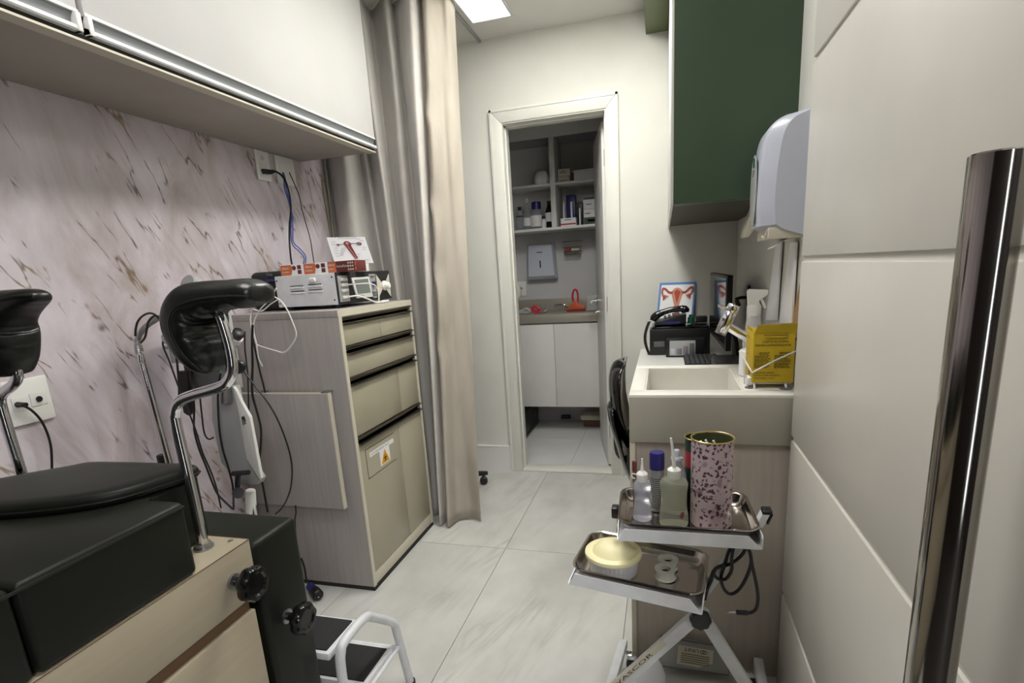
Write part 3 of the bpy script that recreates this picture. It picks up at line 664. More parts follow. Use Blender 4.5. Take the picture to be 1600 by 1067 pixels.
# ================================================================ EXAMINATION TABLE
t = thing('examination_table', 'dark green-black padded examination table with cream wood base and knobs', 'table', (-1.10, .2, 0))
s0 = -.820; s1 = -1.385
MB().box(s1, s0, -.6, .825, .649, .770, .001).build('upper_panel', 'bedwood', t)
MB().box(s1+.012, s0-.012, -.59, .806, .617, .649).build('reveal', 'brown', t)
MB().box(s1, s0-.001, -.6, .809, .08, .619, .0015).build('base_cabinet', 'bedwood', t)
MB().box(s1+.03, s0-.04, -.55, .78, 0, .08).build('plinth', 'dark', t)
MB().box(s0-.0005, s0+.0004, -.6, .825, .7692, .7706).box(s1, s0, .8245, .8255, .7692, .7706).build('edge_line', 'brown', t)
z0, z1 = .7715, .9105
xi = s0-.092
poly = [(s0,.430),(s0,.699),(xi,.699),(xi,.823),(s1+.085,.823),(s1+.085,.699),(s1,.699),(s1,.430)]
MB().prism([(x, y, z0) for x, y in poly], (0,0,z1-z0), .010, 3).build('seat_cushion', 'leather', t)
MB().box(s1, s0, -.58, .426, z0, z1, .010, 3).build('back_cushion', 'leather', t)
def piping(pts, r=.0026, nm='piping', par=None): return MB().tube(pts, r, n=8, smooth=False).build(nm, 'leather', par or t)
piping([(s0+.0005,-.58,z1-.009),(s0+.0005,.695,z1-.009)]); piping([(xi+.0005,.71,z1-.008),(xi+.0005,.815,z1-.008)])
piping([(xi-.01,.8235,z1-.008),(s1+.095,.8235,z1-.008)])
outl = [(x*.847, y*.847) for x, y in ((-1.055,.955),(-1.070,.87),(-1.10,.795),(-1.17,.738),(-1.285,.692),(-1.40,.675),(-1.50,.70),(-1.535,.76),(-1.49,.83),(-1.41,.91),(-1.37,.945),(-1.25,.955),(-1.15,.958))]
sp = spline([(x, y, 0) for x, y in outl], 5, True); cx = sum(p.x for p in sp)/len(sp); cy = sum(p.y for p in sp)/len(sp)
rings = []
for dz, sc_ in ((0,.975),(.005,.997),(.016,1.0),(.022,.985),(.0255,.95),(.0275,.80),(.0285,.4),(.029,.02)):
    rings.append([Vector((cx+(p.x-cx)*sc_, cy+(p.y-cy)*sc_, z1+.0005+dz)) for p in sp])
pad = MB().grid(rings).build('seat_pad', 'leather', t, ang=80)
piping([Vector((cx+(p.x-cx)*1.002, cy+(p.y-cy)*1.002, z1+.010)) for p in sp]+[Vector((cx+(sp[0].x-cx)*1.002, cy+(sp[0].y-cy)*1.002, z1+.010))], .0024, 'piping', pad)
MB().box(s1, s0+.003, .829, .969, .22, .754, .014, 4).build('leg_cushion', 'leather', t)
piping([(s0-.003,.84,.748),(s0-.003,.96,.748)])
def knob(y, z, nm='clamp_knob'):
    q = MB(); x = s0+.003; k_ = .86
    q.cyl((x, y, z), (x+.030, y, z), .009); q.lathe([(.011,0),(.015,.010),(.016,.020)], (x+.017,y,z), XP)
    rings = []
    for h, r in ((.030,.018),(.036,.036),(.043,.040),(.058,.040),(.064,.036),(.0645,.028),(.060,.024),(.060,.002)):
        rings.append([Vector((x+h*k_, y+k_*(r*(1+(.055*math.cos(7*a) if r > .03 else 0)))*math.cos(a), z+k_*(r*(1+(.055*math.cos(7*a) if r > .03 else 0)))*math.sin(a))) for a in [2*PI*k/56 for k in range(56)]])
    q.grid(rings); k = q.build(nm, 'blackgloss', t)
    MB().cyl((x-.003,y,z), (x+.003,y,z), .0165).build('rosette', 'alu', k); return k
knob(.768, .708); knob(.887, .547)
def pad_sweep(sp_pts, th, wy, pleat, yv=(0,1,0)):
    # padded, gathered leg rest: spine in the X-Z plane, th = half thickness, wy = half width across
    P = spline(sp_pts, 9); n = len(P); T = spline([(a, b, 0) for a, b in zip(th, wy)], 9); rings = []
    yv = Vector(yv).normalized(); K = 36
    for i in range(n):
        a, b = P[max(i-1,0)], P[min(i+1,n-1)]; d = (b-a).normalized(); nn = d.cross(yv).normalized()
        f = i/(n-1); endf = min(1, math.sqrt(max(0, 1-(1-min(f/.06,1))**2))*.9+.1, math.sqrt(max(0, 1-(1-min((1-f)/.06,1))**2))*.9+.1)
        ring = []
        for k in range(K):
            g = 2*PI*k/K; cs, sn = math.cos(g), math.sin(g)
            e = .62
            cx_ = abs(cs)**e*math.copysign(1, cs); sx_ = abs(sn)**e*math.copysign(1, sn)
            pl = 1 + pleat*(math.sin(f*46+1.3*sn) + .5*math.sin(f*91))*(max(0, -.8*cs-.55*sn)**1.2)
            ring.append(P[i] + nn*(cx_*T[i].x*endf*pl) + yv*(sx_*T[i].y*endf*(1-.25*max(0,cs))))
        rings.append(ring)
    return MB().grid(rings), P, T
def leg_rest(pole, pad_pts, th, wy, flip, base, seam_side):
    q = MB().tube(pole, .0100, n=16, per=7); lr = q.build('leg_support', 'chrome', t)
    b = MB(); b.cyl(base, Vector(base)+ZP*.004, .019); b.cyl(Vector(base)+ZP*.003, Vector(base)+ZP*.012, .0135)
    b.build('base_plate', 'alu', lr)
    for dx, dy in ((.034,.034),(.008,-.045)): MB().cyl(Vector(base)+Vector((dx,dy,0)), Vector(base)+Vector((dx,dy,.0018)), .005, n=12).build('screw', 'alu', lr)
    m, P, T = pad_sweep(pad_pts, th, wy, .085 if flip > 0 else .012); pd = m.build('pad', 'leather2', lr, ang=85)
    n = len(P); seam = []
    for i in range(2, n-2):
        a, bb_ = P[i-1], P[i+1]; d = (bb_-a).normalized(); nn = d.cross(YP).normalized()
        seam.append(P[i] - nn*T[i].x*.18*flip*1 - YP*(T[i].y*1.0))
    MB().tube(seam, .0030, n=8, per=1).build('piping', 'leather2', lr)
    return lr
leg_rest([(-0.887,0.778,0.773),(-0.889,0.778,0.905),(-0.892,0.778,1.028),(-0.889,0.778,1.049),(-0.876,0.778,1.070),(-0.847,0.778,1.083),(-0.775,0.778,1.100),(-0.752,0.778,1.112),(-0.740,0.778,1.132),(-0.737,0.778,1.168),(-0.743,0.778,1.215),(-0.750,0.778,1.236)],
    [(-0.7738,0.7770,1.1296),(-0.7899,0.7770,1.1578),(-0.8006,0.7770,1.1903),(-0.8008,0.7770,1.2244),(-0.7849,0.7770,1.2495),(-0.7520,0.7770,1.2601),(-0.7108,0.7770,1.2635),(-0.6713,0.7770,1.2637),(-0.6426,0.7770,1.2591)], [0.0136,0.0288,0.0364,0.0398,0.0364,0.0280,0.0237,0.0229,0.0144], [0.0296,0.0466,0.0551,0.0576,0.0542,0.0491,0.0457,0.0423,0.0305], 1, (-0.888,0.778,0.770), -1)
leg_rest([(-1.309,0.761,0.773),(-1.317,0.761,0.905),(-1.321,0.761,1.041),(-1.318,0.761,1.079),(-1.300,0.761,1.096),(-1.275,0.761,1.107),(-1.255,0.761,1.121),(-1.248,0.761,1.138),(-1.248,0.761,1.185)],
    [(-1.2997,0.7620,1.1411),(-1.2853,0.7620,1.1775),(-1.2702,0.7620,1.2156),(-1.2504,0.7620,1.2477),(-1.2195,0.7620,1.2637),(-1.1809,0.7620,1.2742),(-1.1483,0.7620,1.2799),(-1.1233,0.7620,1.2799)], [0.0508,0.0610,0.0593,0.0491,0.0339,0.0229,0.0152,0.0068], [0.0423,0.0508,0.0542,0.0525,0.0466,0.0381,0.0288,0.0152], -1, (-1.309,0.761,0.770), 1)

# ================================================================ COLPOSCOPE AND LAMP BEHIND THE TABLE
t = thing('colposcope', 'grey and white colposcope on a column between table and drawer cabinet', 'instrument', (-1.45, 1.5, 0))
q = MB()
for k in range(5):
    a = 2*PI*k/5+.3; q.tube([(-1.447,1.5,.07),(-1.447+.13*math.cos(a),1.5+.13*math.sin(a),.06)], .014, n=10)
    q.cyl((-1.447+.13*math.cos(a)-.008,1.5+.13*math.sin(a),.026), (-1.447+.13*math.cos(a)+.008,1.5+.13*math.sin(a),.026), .026, n=16)
q.build('wheeled_base', 'blackmat', t)
MB().cyl((-1.449,1.5,.06), (-1.444,1.5,.50), .012).build('post', 'chrome', t)
MB().cyl((-1.456,1.5,.472), (-1.443,1.5,.560), .019, .0175, bev=.002).build('column_sleeve', 'whiteplas', t)
hull = [(-1.4989,1.4700,0.9465),(-1.5234,1.4700,0.8294),(-1.5225,1.4700,0.7613),(-1.5204,1.4700,0.6728),(-1.4852,1.4700,0.6305),(-1.4573,1.4700,0.5928),(-1.3771,1.4700,0.5967),(-1.3655,1.4700,0.6142),(-1.4063,1.4700,0.6912),(-1.4040,1.4700,0.8539),(-1.4069,1.4700,0.9507)]
MB().prism(hull, (0,.035,0), .004).build('body_shell', 'greyplas', t)
wf = MB().prism([(-1.3992,1.4620,0.9525),(-1.3895,1.4620,0.9369),(-1.3788,1.4620,0.9013),(-1.3539,1.4620,0.8454),(-1.3517,1.4620,0.6228),(-1.3586,1.4620,0.6153),(-1.3987,1.4620,0.6944),(-1.3963,1.4620,0.8562)], (0,.014,0), .0025).build('side_shell', 'whiteplas', t)
q = MB(); o = Vector((-1.3863,1.4605,0.8227)); uu = Vector((.94,0,.34)); vv = Vector((-.2,0,.98))
for k in range(3): q.prism(frame_pts(o, uu, vv, [(0,.005*k*1.2-.004),(.016,.005*k*1.2-.004),(.016,.005*k*1.2-.0015),(0,.005*k*1.2-.0015)]), (0,-.0004,0))
q.prism(frame_pts(o, uu, vv, [(.004,.012),(.012,.012),(.012,.022),(.008,.024),(.004,.018)]), (0,-.0004,0)); q.prism(frame_pts(o, uu, vv, [(.013,.004),(.018,.004),(.018,.024),(.013,.020)]), (0,-.0004,0)); q.build('logo_print', 'black', wf)
MB().box(-1.60, -1.47, 1.49, 1.54, .915, 1.06, .006).build('rear_housing', 'dgreyplas', t)
q = MB(); p0, p1 = Vector((-1.3632,1.4000,1.0646)), Vector((-1.2831,1.3800,1.1207)); q.cyl(p0, p1, .021, .019); eb = q.build('eyepiece_tube', 'greyplas', t)
d = (p1-p0).normalized(); MB().cyl(p1-d*.004, p1+d*.016, .0225, .0215).build('eyepiece_collar', 'whiteplas', eb); MB().lathe([(.014,0),(.0175,.004),(.0185,.020),(.015,.023),(.011,.020)], p1+d*.016, d).build('eyecup', 'black', eb)
p0, p1 = Vector((-1.4758,1.5600,1.2441)), Vector((-1.4847,1.4400,1.2988)); MB().cyl(p0, p1, .031, .033, bev=.004).build('lens_tube', 'greyplas', t)
MB().tube([Vector((-1.3407,1.4400,1.0237))+Vector((-.03,.02,0)), (-1.3407,1.4400,1.0237)], .008).build('knob_shaft', 'alu', t)
MB().lathe([(.014,0),(.022,.004),(.022,.018),(.017,.024)], (-1.3196,1.4200,1.0271), (.5,-.85,.1), n=16).build('focus_knob', 'black', t)
MB().prism([(-1.4497,1.5200,1.2046),(-1.4339,1.5200,1.2040),(-1.4377,1.5200,0.9306),(-1.4732,1.5200,0.9307)], (0,.03,0), .002).build('support_arm', 'greyplas', t)
MB().prism([(-1.4316,1.4500,0.9816),(-1.4054,1.4500,0.9814),(-1.4161,1.4500,0.8975),(-1.4571,1.4500,0.8927)], (0,.02,0), .004).build('lamp_window', 'alu', t)
q = MB(); q.tube([(-1.4461,1.4400,0.6464),(-1.4129,1.4400,0.6501),(-1.3773,1.4400,0.6540)], .0085, n=12); q.tube([(-1.4302,1.4450,0.6403),(-1.4403,1.4450,0.6064),(-1.4475,1.4450,0.5600)], .009, n=10); q.cyl((-1.4299,1.4300,0.5796), (-1.4599,1.4600,0.5651), .020, n=10); q.build('joystick', 'black', t)
q = MB(); q.box(-1.66, -1.585, 1.46, 1.53, 1.085, 1.135, .003); lb = q.build('light_box', 'greyplas', t)
MB().box(-1.645, -1.565, 1.465, 1.52, 1.035, 1.085, .003).build('light_box_foot', 'greyplas', lb)
MB().tube([(-1.6506,1.4550,1.1031),(-1.6324,1.4550,1.0982),(-1.6142,1.4550,1.1044)], .006).build('clip', 'chrome', lb)
q = MB(); q.box(-1.60, -1.545, 1.47, 1.50, 1.003, 1.035, .003).prism([(-1.6334,1.4700,1.0063),(-1.5889,1.4700,1.0058),(-1.6062,1.4700,0.8682),(-1.6234,1.4700,0.8445),(-1.6433,1.4700,0.8561)], (0,.02,0), .003); q.build('bracket', 'black', t)

t = thing('gooseneck_lamp', 'chrome gooseneck lamp stand against pink wall with black clamp collar', 'lamp', (-1.615, 1.35, 0))
q = MB(); q.tube([(-1.607,1.35,.02),(-1.613,1.35,.70),(-1.6147,1.3500,0.7295),(-1.6349,1.3500,1.0548)], .0115, n=14, smooth=False); q.build('pole', 'chrome', t)
MB().lathe([(.07,0),(.07,.012),(.02,.028),(.013,.03)], (-1.607,1.35,0)).build('base', 'black', t)
MB().cyl((-1.6335,1.3500,0.6897), (-1.6346,1.3500,0.7426), .0185, bev=.002).build('clamp_collar', 'black', t)
gp = spline([(-1.6364,1.3500,1.0591),(-1.6399,1.3500,1.1032),(-1.6273,1.3500,1.1382),(-1.5920,1.3500,1.1699),(-1.5386,1.3500,1.1943),(-1.4889,1.3500,1.2084),(-1.4275,1.3500,1.2236)], 12)
q = MB(); rings = [.0092 if i % 2 else .0078 for i in range(len(gp))]; q.tube(gp, rings, n=12, smooth=False); q.build('gooseneck', 'alu', t)
MB().cyl((-1.6364,1.3500,1.0591), (-1.6340,1.3500,1.0864), .0125, .0105).build('ferrule', 'chrome', t)
MB().lathe([(.012,0),(.026,.03),(.036,.075),(.034,.08)], (-1.4329,1.3500,1.2218), (1,.1,.25)).build('lamp_head', 'greyplas', t)

def wire(pts, label, r=.0034, mat='black'):
    return tag(MB().tube(pts, r, n=8, per=5).build('cable', mat, None, pts[0]), label, 'cable')
wire([(-1.5973,1.3300,1.1248),(-1.5765,1.3300,1.1402),(-1.5639,1.3300,1.1610),(-1.5480,1.3300,1.1893),(-1.5228,1.3300,1.2056),(-1.5039,1.3300,1.2017),(-1.4900,1.3300,1.1795),(-1.4740,1.3300,1.1478),(-1.4684,1.3300,1.1109),(-1.4680,1.3300,1.0686),(-1.4736,1.3300,1.0258),(-1.4807,1.3300,0.9824),(-1.4947,1.3300,0.9274),(-1.5118,1.3300,0.8712)], 'black cable looping over the lamp gooseneck and straight down')
wire([(-1.6131,1.3300,1.1466),(-1.6057,1.3300,1.1676),(-1.5909,1.3300,1.1909),(-1.5656,1.3300,1.2083),(-1.5368,1.3300,1.2154),(-1.5152,1.3300,1.2089),(-1.4971,1.3300,1.1901),(-1.4822,1.3300,1.1714),(-1.4719,1.3300,1.1607)], 'black cable arched over the top of the lamp gooseneck')
wire([(-1.5884,1.4000,1.1184),(-1.5887,1.4000,1.0961),(-1.5780,1.4000,1.0566),(-1.5634,1.4000,0.9768),(-1.5429,1.4000,0.8900),(-1.5263,1.4000,0.8136),(-1.5166,1.4000,0.7358),(-1.5010,1.4000,0.6816),(-1.4881,1.4000,0.6143),(-1.4852,1.4000,0.5329)], 'thin black cable falling across the pink wall behind the chrome bend', .0028)
wire([(-1.5246,1.4200,1.0182),(-1.5269,1.4200,0.9666),(-1.5334,1.4200,0.8966),(-1.5538,1.4200,0.8130),(-1.5499,1.4200,0.7401),(-1.5355,1.4200,0.6789),(-1.5137,1.4200,0.5858),(-1.4858,1.4200,0.5492),(-1.4558,1.4200,0.5224)], 'black cable running down behind the bend and away to the right')
wire([(-1.5185,1.4300,0.9990),(-1.5115,1.4300,0.9411),(-1.5192,1.4300,0.8645),(-1.5243,1.4300,0.7984),(-1.5120,1.4300,0.7744),(-1.4891,1.4300,0.7810)], 'short black cable hooked beside the colposcope body', .0028)
wire([(-1.4167,1.4400,1.0018),(-1.4361,1.4400,0.9618),(-1.4541,1.4400,0.8920),(-1.4675,1.4400,0.8085),(-1.4698,1.4400,0.7356),(-1.4621,1.4400,0.6742),(-1.4572,1.4400,0.5992),(-1.4733,1.4400,0.5088)], 'black cable along the left front of the grey colposcope body')
wire([(-1.4179,1.5800,1.1247),(-1.4304,1.5800,1.0655),(-1.4335,1.5800,1.0233),(-1.4404,1.5800,0.9561),(-1.4615,1.5800,0.8370)], 'thin black cable on the drawer cabinet side above the drop leaf', .0026)
wire([(-1.3982,1.6000,1.1454),(-1.4150,1.6000,1.0742),(-1.4266,1.6000,1.0075),(-1.4415,1.6000,0.9457),(-1.4509,1.6000,0.8892),(-1.4440,1.6000,0.8254),(-1.4399,1.6000,0.7608),(-1.4546,1.6000,0.6948),(-1.4770,1.6000,0.6137),(-1.4766,1.6000,0.5318),(-1.4763,1.6000,0.4238)], 'thick black cable down the front of the grey drop leaf', .0042)
wire([(-1.4343,1.5600,0.9875),(-1.3985,1.5600,0.9355),(-1.3596,1.5600,0.8803),(-1.3289,1.5600,0.8187),(-1.3075,1.5600,0.7439),(-1.2966,1.5600,0.6679),(-1.3027,1.5600,0.6030),(-1.3242,1.5600,0.5361),(-1.3652,1.5600,0.4735),(-1.4049,1.5600,0.4403)], 'black cable bowing out to the right across the drop leaf', .0030)
wire([(-1.4504,1.6500,1.0927),(-1.4483,1.6500,1.0304),(-1.4447,1.6500,0.9672),(-1.4402,1.6500,0.9225),(-1.4375,1.6500,0.8870)], 'black cable behind the white cord, ending at the drop leaf top', .0034)
wire([(-1.3432,1.6000,0.4600),(-1.3473,1.6000,0.4286),(-1.3569,1.6000,0.4001),(-1.3646,1.6000,0.3362)], 'short black cable end below the drop leaf by the leg cushion', .0030)
t = thing('power_plug', 'black mains plug with blue grip lying on the floor by drawer cabinet', 'plug', (-1.39, 1.68, 0))
MB().cyl((-1.405,1.70,.024), (-1.365,1.672,.024), .023, bev=.005).build('plug_body', 'black', t)
MB().cyl((-1.440,1.72,.030), (-1.405,1.70,.026), .017, .020).build('grip', 'navy', t)
MB().cyl((-1.366,1.666,.030), (-1.352,1.656,.030), .0025).cyl((-1.362,1.68,.018), (-1.348,1.67,.018), .0025).build('pin', 'chrome', t)
MB().tube([(-1.44,1.72,.030),(-1.46,1.73,.05),(-1.455,1.725,.11),(-1.46,1.72,.16)], .004, n=8).build('cord', 'black', t)

# ================================================================ STEP STOOL
t = thing('step_stool', 'white tubular two-step stool with ribbed black treads at foot of table', 'stool', (-.95, 1.08, 0))
def step(x0, x1, y0, y1, z):
    a = MB().box(x0, x1, y0, y1, z-.022, z-.002, .004).build('tread', 'whitemetal', t)
    pl = [(x0+.010,y0+.010),(x1-.012,y0+.010),(x1-.012,y1-.010),(x0+.010,y1-.010)]
    MB().prism([(x, y, z-.003) for x, y in pl], (0,0,.005), .0022).build('rubber_mat', 'rubber', a)
step(-1.15, -.797, .978, 1.118, .38); step(-1.15, -.781, 1.085, 1.240, .20)
def side(x):
    q = MB().tube([(x,.990,.0),(x,.990,.20),(x,.992,.33),(x,1.0,.368),(x,1.018,.385),(x,1.09,.388),(x,1.125,.382),(x,1.15,.366),(x,1.235,.292),(x,1.262,.262),(x,1.272,.22),(x,1.315,.0)], .0125, n=14, per=5)
    q.build('side_frame', 'whitemetal', t)
    for y in (.990, 1.315): MB().cyl((x,y,0), (x,y,.02), .0155, n=16).build('rubber_foot', 'black', t)
side(-.778); side(-1.165)
for a_, b_, r_ in (((-1.165,1.258,.178),(-.778,1.262,.178),.008),((-1.165,.990,.12),(-.778,.990,.12),.008),((-.778,1.0,.178),(-.778,1.275,.178),.006)): MB().cyl(a_, b_, r_).build('cross_bar', 'whitemetal', t)

# ================================================================ WHEELED STOOL BEHIND THE CURTAIN
t = thing('wheeled_stool', 'wheeled stool mostly behind the curtain, one black caster showing', 'stool', (-1.22, 2.90, 0))
for k in range(5):
    a = math.radians(16) + 2*PI*k/5; dx, dy = math.cos(a), math.sin(a); c = Vector((-1.255+.19*dx, 2.91+.19*dy, 0))
    MB().prism([Vector((-1.255,2.91,.062))+Vector((-dy,dx,0))*.018, c+Vector((-dy,dx,0))*.014+ZP*.058, c+Vector((dx,dy,0))*.03+ZP*.058, c-Vector((-dy,dx,0))*.014+ZP*.058, Vector((-1.255,2.91,.062))-Vector((-dy,dx,0))*.018], (0,0,.026), .004).build('base_leg', 'blackmat', t)
    MB().cyl(c+Vector((-dy,dx,0))*.017+ZP*.024, c-Vector((-dy,dx,0))*.017+ZP*.024, .024, bev=.004).cyl(c+ZP*.03, c+ZP*.06, .008).build('caster', 'caster', t)
MB().cyl((-1.255,2.91,.06), (-1.255,2.91,.47), .02).build('gas_column', 'alu', t)
MB().lathe([(.02,0),(.15,.0),(.165,.02),(.165,.06),(.15,.075),(0,.078)], (-1.255,2.91,.46), n=36).build('seat', 'leather', t)

# ================================================================ RIGHT SIDE: GREEN CABINET, DISPENSERS
t = thing('green_wall_cabinet', 'dark green wall cabinet high on right, above the desk', 'cabinet', (.2, 2.6, 1.45))
MB().box(.030, .38, 1.905, 1.925, 1.45, 2.53).build('end_panel', 'green', t)
MB().box(.030, .38, 1.925, 1.99, 1.4502, 1.47).build('bottom_lip', 'green', t)
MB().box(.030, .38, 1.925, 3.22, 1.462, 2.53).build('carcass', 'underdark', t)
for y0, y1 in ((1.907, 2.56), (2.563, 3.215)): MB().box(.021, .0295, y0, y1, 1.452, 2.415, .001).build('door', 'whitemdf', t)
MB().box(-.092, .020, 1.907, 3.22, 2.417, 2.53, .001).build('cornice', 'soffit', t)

def towel(y0, y1, zt, zb, xf, label, det, grp):
    t = thing('paper_towel_dispenser', label, 'dispenser', (.38, (y0+y1)/2, zb))
    full = [(.38,zt)] + [(p.x, p.y) for p in spline([(.322,zt-.006,0),(.296,zt-.018,0),(.275,zt-.045,0),(xf+.002,zt-.10,0),(xf-.004,zt-.17,0),(xf-.005,zb+.09,0),(xf,zb+.036,0)], 5)] + [(.300,zb+.020),(.38,zb)]
    nn_ = len(full)
    def prof(dx, dz): return [(x if i in (0, nn_-1) else x+dx*(1 if i < nn_-2 else .6), z - dz*(1-i/(nn_-1)) + dz*.3*(i/(nn_-1))) for i, (x, z) in enumerate(full)]
    q = MB(); rr_ = []
    for yy, dx, dz in ((y0,.040,.006),(y0+.004,.036,.003),(y0+.026,.008,.0015),(y0+.036,.002,.0),(y0+.05,0,0),(y1-.05,0,0),(y1-.036,.002,0),(y1-.026,.008,.0015),(y1-.004,.036,.003),(y1,.040,.006)): rr_.append([(x, yy, z) for x, z in prof(dx, dz)])
    q.grid(rr_); q.build('housing', 'lilac', t, ang=40)
    MB().box(.285, .37, y0+.01, y1-.01, zb-.002, zb+.030, .002).build('outlet_slot', 'edge', t)
    o = Vector((xf-.0065, (y0+y1)/2+.0, (zt+zb)/2+.005)); nx = -XP
    win = MB().prism(disc(o, YP, ZP, 0, -.03, .058, .10), (.002-.0035,0,0), .0006).build('front_window', 'greyplas', t)
    o2 = o + Vector((-.0022,0,0))
    decal('logo', rect(o2, -YP, ZP, -.012, .012, .036, .062), nx, 'greenp', t); 
    for k in range(3): decal('label_line', rect(o2, -YP, ZP, -.016+.003*k, .016-.003*k, .026-.007*k, .0285-.007*k), nx, 'dgreyplas', t)
    return t
tw = towel(1.72, 2.0 if False else 1.93, 1.648, 1.318, .262, 'lilac white paper towel dispenser on right wall with a towel end hanging out', True, None)
q = MB(); q.grid([[(.365,1.76,1.325),(.365,1.88,1.325)],[(.335,1.755,1.312),(.335,1.875,1.312)],[(.315,1.745,1.302),(.312,1.80,1.300)],[(.297,1.735,1.292),(.290,1.765,1.290)]], closed=False); pt = q.build('towel_sheet', 'paper', tw); sd = pt.modifiers.new('thickness', 'SOLIDIFY'); sd.thickness = .0015
q = MB(); q.tube([(.285,1.75,1.338),(.281,1.75,1.328),(.276,1.752,1.322),(.272,1.755,1.326)], .003, n=8).build('hook', 'edge', tw)
t = thing('soap_dispenser', 'slim cream dispenser on right wall, just beyond the lilac paper dispenser', 'dispenser', (.38, 2.0, 1.32))
prof = [(.38,1.445),(.290,1.445),(.276,1.43),(.262,1.39),(.250,1.335),(.262,1.332),(.285,1.36),(.30,1.365),(.38,1.36)]
MB().prism([(x, 1.945, z) for x, z in prof], (0,.11,0), .003).build('housing', 'edge', t)
decal('logo', rect((.268,1.9445,1.395), XP, ZP, 0, .008, 0, .02), -YP, 'greenp', t)

# ================================================================ SINK UNIT, DESK AND CHAIR
t = thing('sink_unit', 'cream stone sink counter with rectangular basin on grey laminate base', 'sink', (.14, 1.8, 0))
x0, x1, y0, y1 = -.097, .378, 1.565, 2.045; bx0, bx1, by0, by1 = -.055, .222, 1.632, 1.992; zt = .90
q = MB(); q.box(x0, x1, y0, by0, .757, zt, .0012).box(x0, x1, by1, y1, .757, zt, .0012).box(x0, bx0, by0-.001, by1+.001, .757, zt, .0012).box(bx1, x1, by0-.001, by1+.001, .757, zt, .0012)
q.build('counter', 'cream', t)
MB().box(x0, x1, y0-.003, y0+.01, .757, zt-.006, .0008).build('apron', 'apron', t)
q = MB(); q.box(bx0-.001, bx0+.004, by0, by1, .775, zt-.003).box(bx1-.004, bx1+.001, by0, by1, .775, zt-.003).box(bx0, bx1, by0-.001, by0+.004, .775, zt-.003).box(bx0, bx1, by1-.004, by1+.001, .775, zt-.003).box(bx0, bx1, by0, by1, .758, .776); bs = q.build('basin', 'cream', t)
MB().cyl((.08,1.81,.776), (.08,1.81,.7775), .028).cyl((.08,1.81,.7775), (.08,1.81,.779), .018).build('drain', 'chrome', bs)
MB().box(x0, x0+.016, y0, y1, 0, .757, .001).build('side_panel', 'edge', t)
MB().box(x0+.016, x1, y0+.008, y0+.026, 0, .757).build('front_panel', 'lamlow', t)
MB().box(x0+.016, x1, y1-.02, y1, 0, .757).build('rear_panel', 'lamlow', t)
t = thing('desk', 'white desk top behind the sink counter, running to the back wall', 'desk', (.12, 2.6, 0))
MB().box(-.128, .378, 2.046, 3.218, .757, .785, .0012).build('desk_top', 'whitemdf', t)
MB().box(-.10, .378, 3.198, 3.218, .35, .757).box(.36, .378, 2.05, 3.2, .0, .757).build('desk_panel', 'lamlow', t)
t = thing('office_chair', 'black office chair tucked under the desk, back edge showing', 'chair', (-.05, 2.42, 0))
bk = []
for z, x, h, th in ((.455,-.158,.05,.010),(.50,-.166,.13,.018),(.56,-.180,.16,.022),(.62,-.196,.175,.025),(.68,-.207,.18,.027),(.74,-.210,.185,.028),(.79,-.209,.18,.029),(.825,-.203,.165,.028),(.85,-.194,.13,.022),(.862,-.186,.07,.010)):
    bk.append([Vector((x+th*math.cos(g)+.028*abs(math.sin(g))**2, 2.42+h*math.sin(g), z)) for g in [2*PI*k/24 for k in range(24)]])
MB().grid(bk).build('backrest', 'blackgloss', t, ang=80)
lowb = []
for z, x, h, th in ((.30,-.150,.06,.008),(.36,-.166,.12,.014),(.44,-.186,.15,.016),(.52,-.205,.16,.017),(.60,-.224,.165,.018),(.655,-.233,.15,.016),(.668,-.231,.10,.008)):
    lowb.append([Vector((x+th*math.cos(g)+.022*abs(math.sin(g))**2, 2.42+h*math.sin(g), z)) for g in [2*PI*k/24 for k in range(24)]])
MB().grid(lowb).build('back_shell', 'blackgloss', t, ang=80)
MB().box(-.15, .24, 2.21, 2.63, .42, .485, .025, 4).build('seat', 'blackmat', t)
MB().tube([(-.205,2.42,.60),(-.20,2.42,.42),(-.12,2.42,.395),(.02,2.42,.395)], .016, n=10).build('back_arm', 'black', t)
MB().cyl((.05,2.42,.08), (.05,2.42,.42), .024).build('gas_column', 'black', t)
for k in range(5):
    a = 2*PI*k/5+.6; dx, dy = math.cos(a), math.sin(a)
    MB().tube([(.05,2.42,.10),(.05+.24*dx,2.42+.24*dy,.068)], .016, n=8, smooth=False).build('base_leg', 'black', t)
    MB().cyl((.05+.24*dx-.015*dy,2.42+.24*dy+.015*dx,.026), (.05+.24*dx+.015*dy,2.42+.24*dy-.015*dx,.026), .026).build('caster', 'caster', t)

# --- things on the desk
t = thing('printer', 'black inkjet printer with side ink window, on desk by back wall', 'printer', (.08, 3.08, .785))
MB().box(-.072, .235, 2.985, 3.125, .787, .925, .006).build('body', 'black', t)
MB().prism([(-.060,2.99,.9255),(.228,2.99,.9255),(.228,3.12,.934),(-.060,3.12,.934)], (0,0,.010), .003).build('scanner_lid', 'blackgloss', t)
tk = MB().box(.012, .205, 2.905, 2.99, .787, .880, .004).build('ink_tank', 'black', t)
wn = MB().box(.030, .158, 2.902, 2.907, .795, .872, .001).build('tank_window', 'greyplas', tk)
for k, (m_, h) in enumerate((('lilac',.03),('mauve',.030),('mauve',.042),('dgreyplas',.056))): MB().box(.036+k*.031, .060+k*.031, 2.900, 2.904, .800, .802+h, .001).build('ink_level', m_, wn)
MB().box(-.05, .005, 2.984, 2.99, .83, .86, .001).build('card_slot', 'dgreyplas', t)
t = thing('desk_phone', 'black corded telephone with handset, standing on the printer', 'phone', (.03, 3.07, .94))
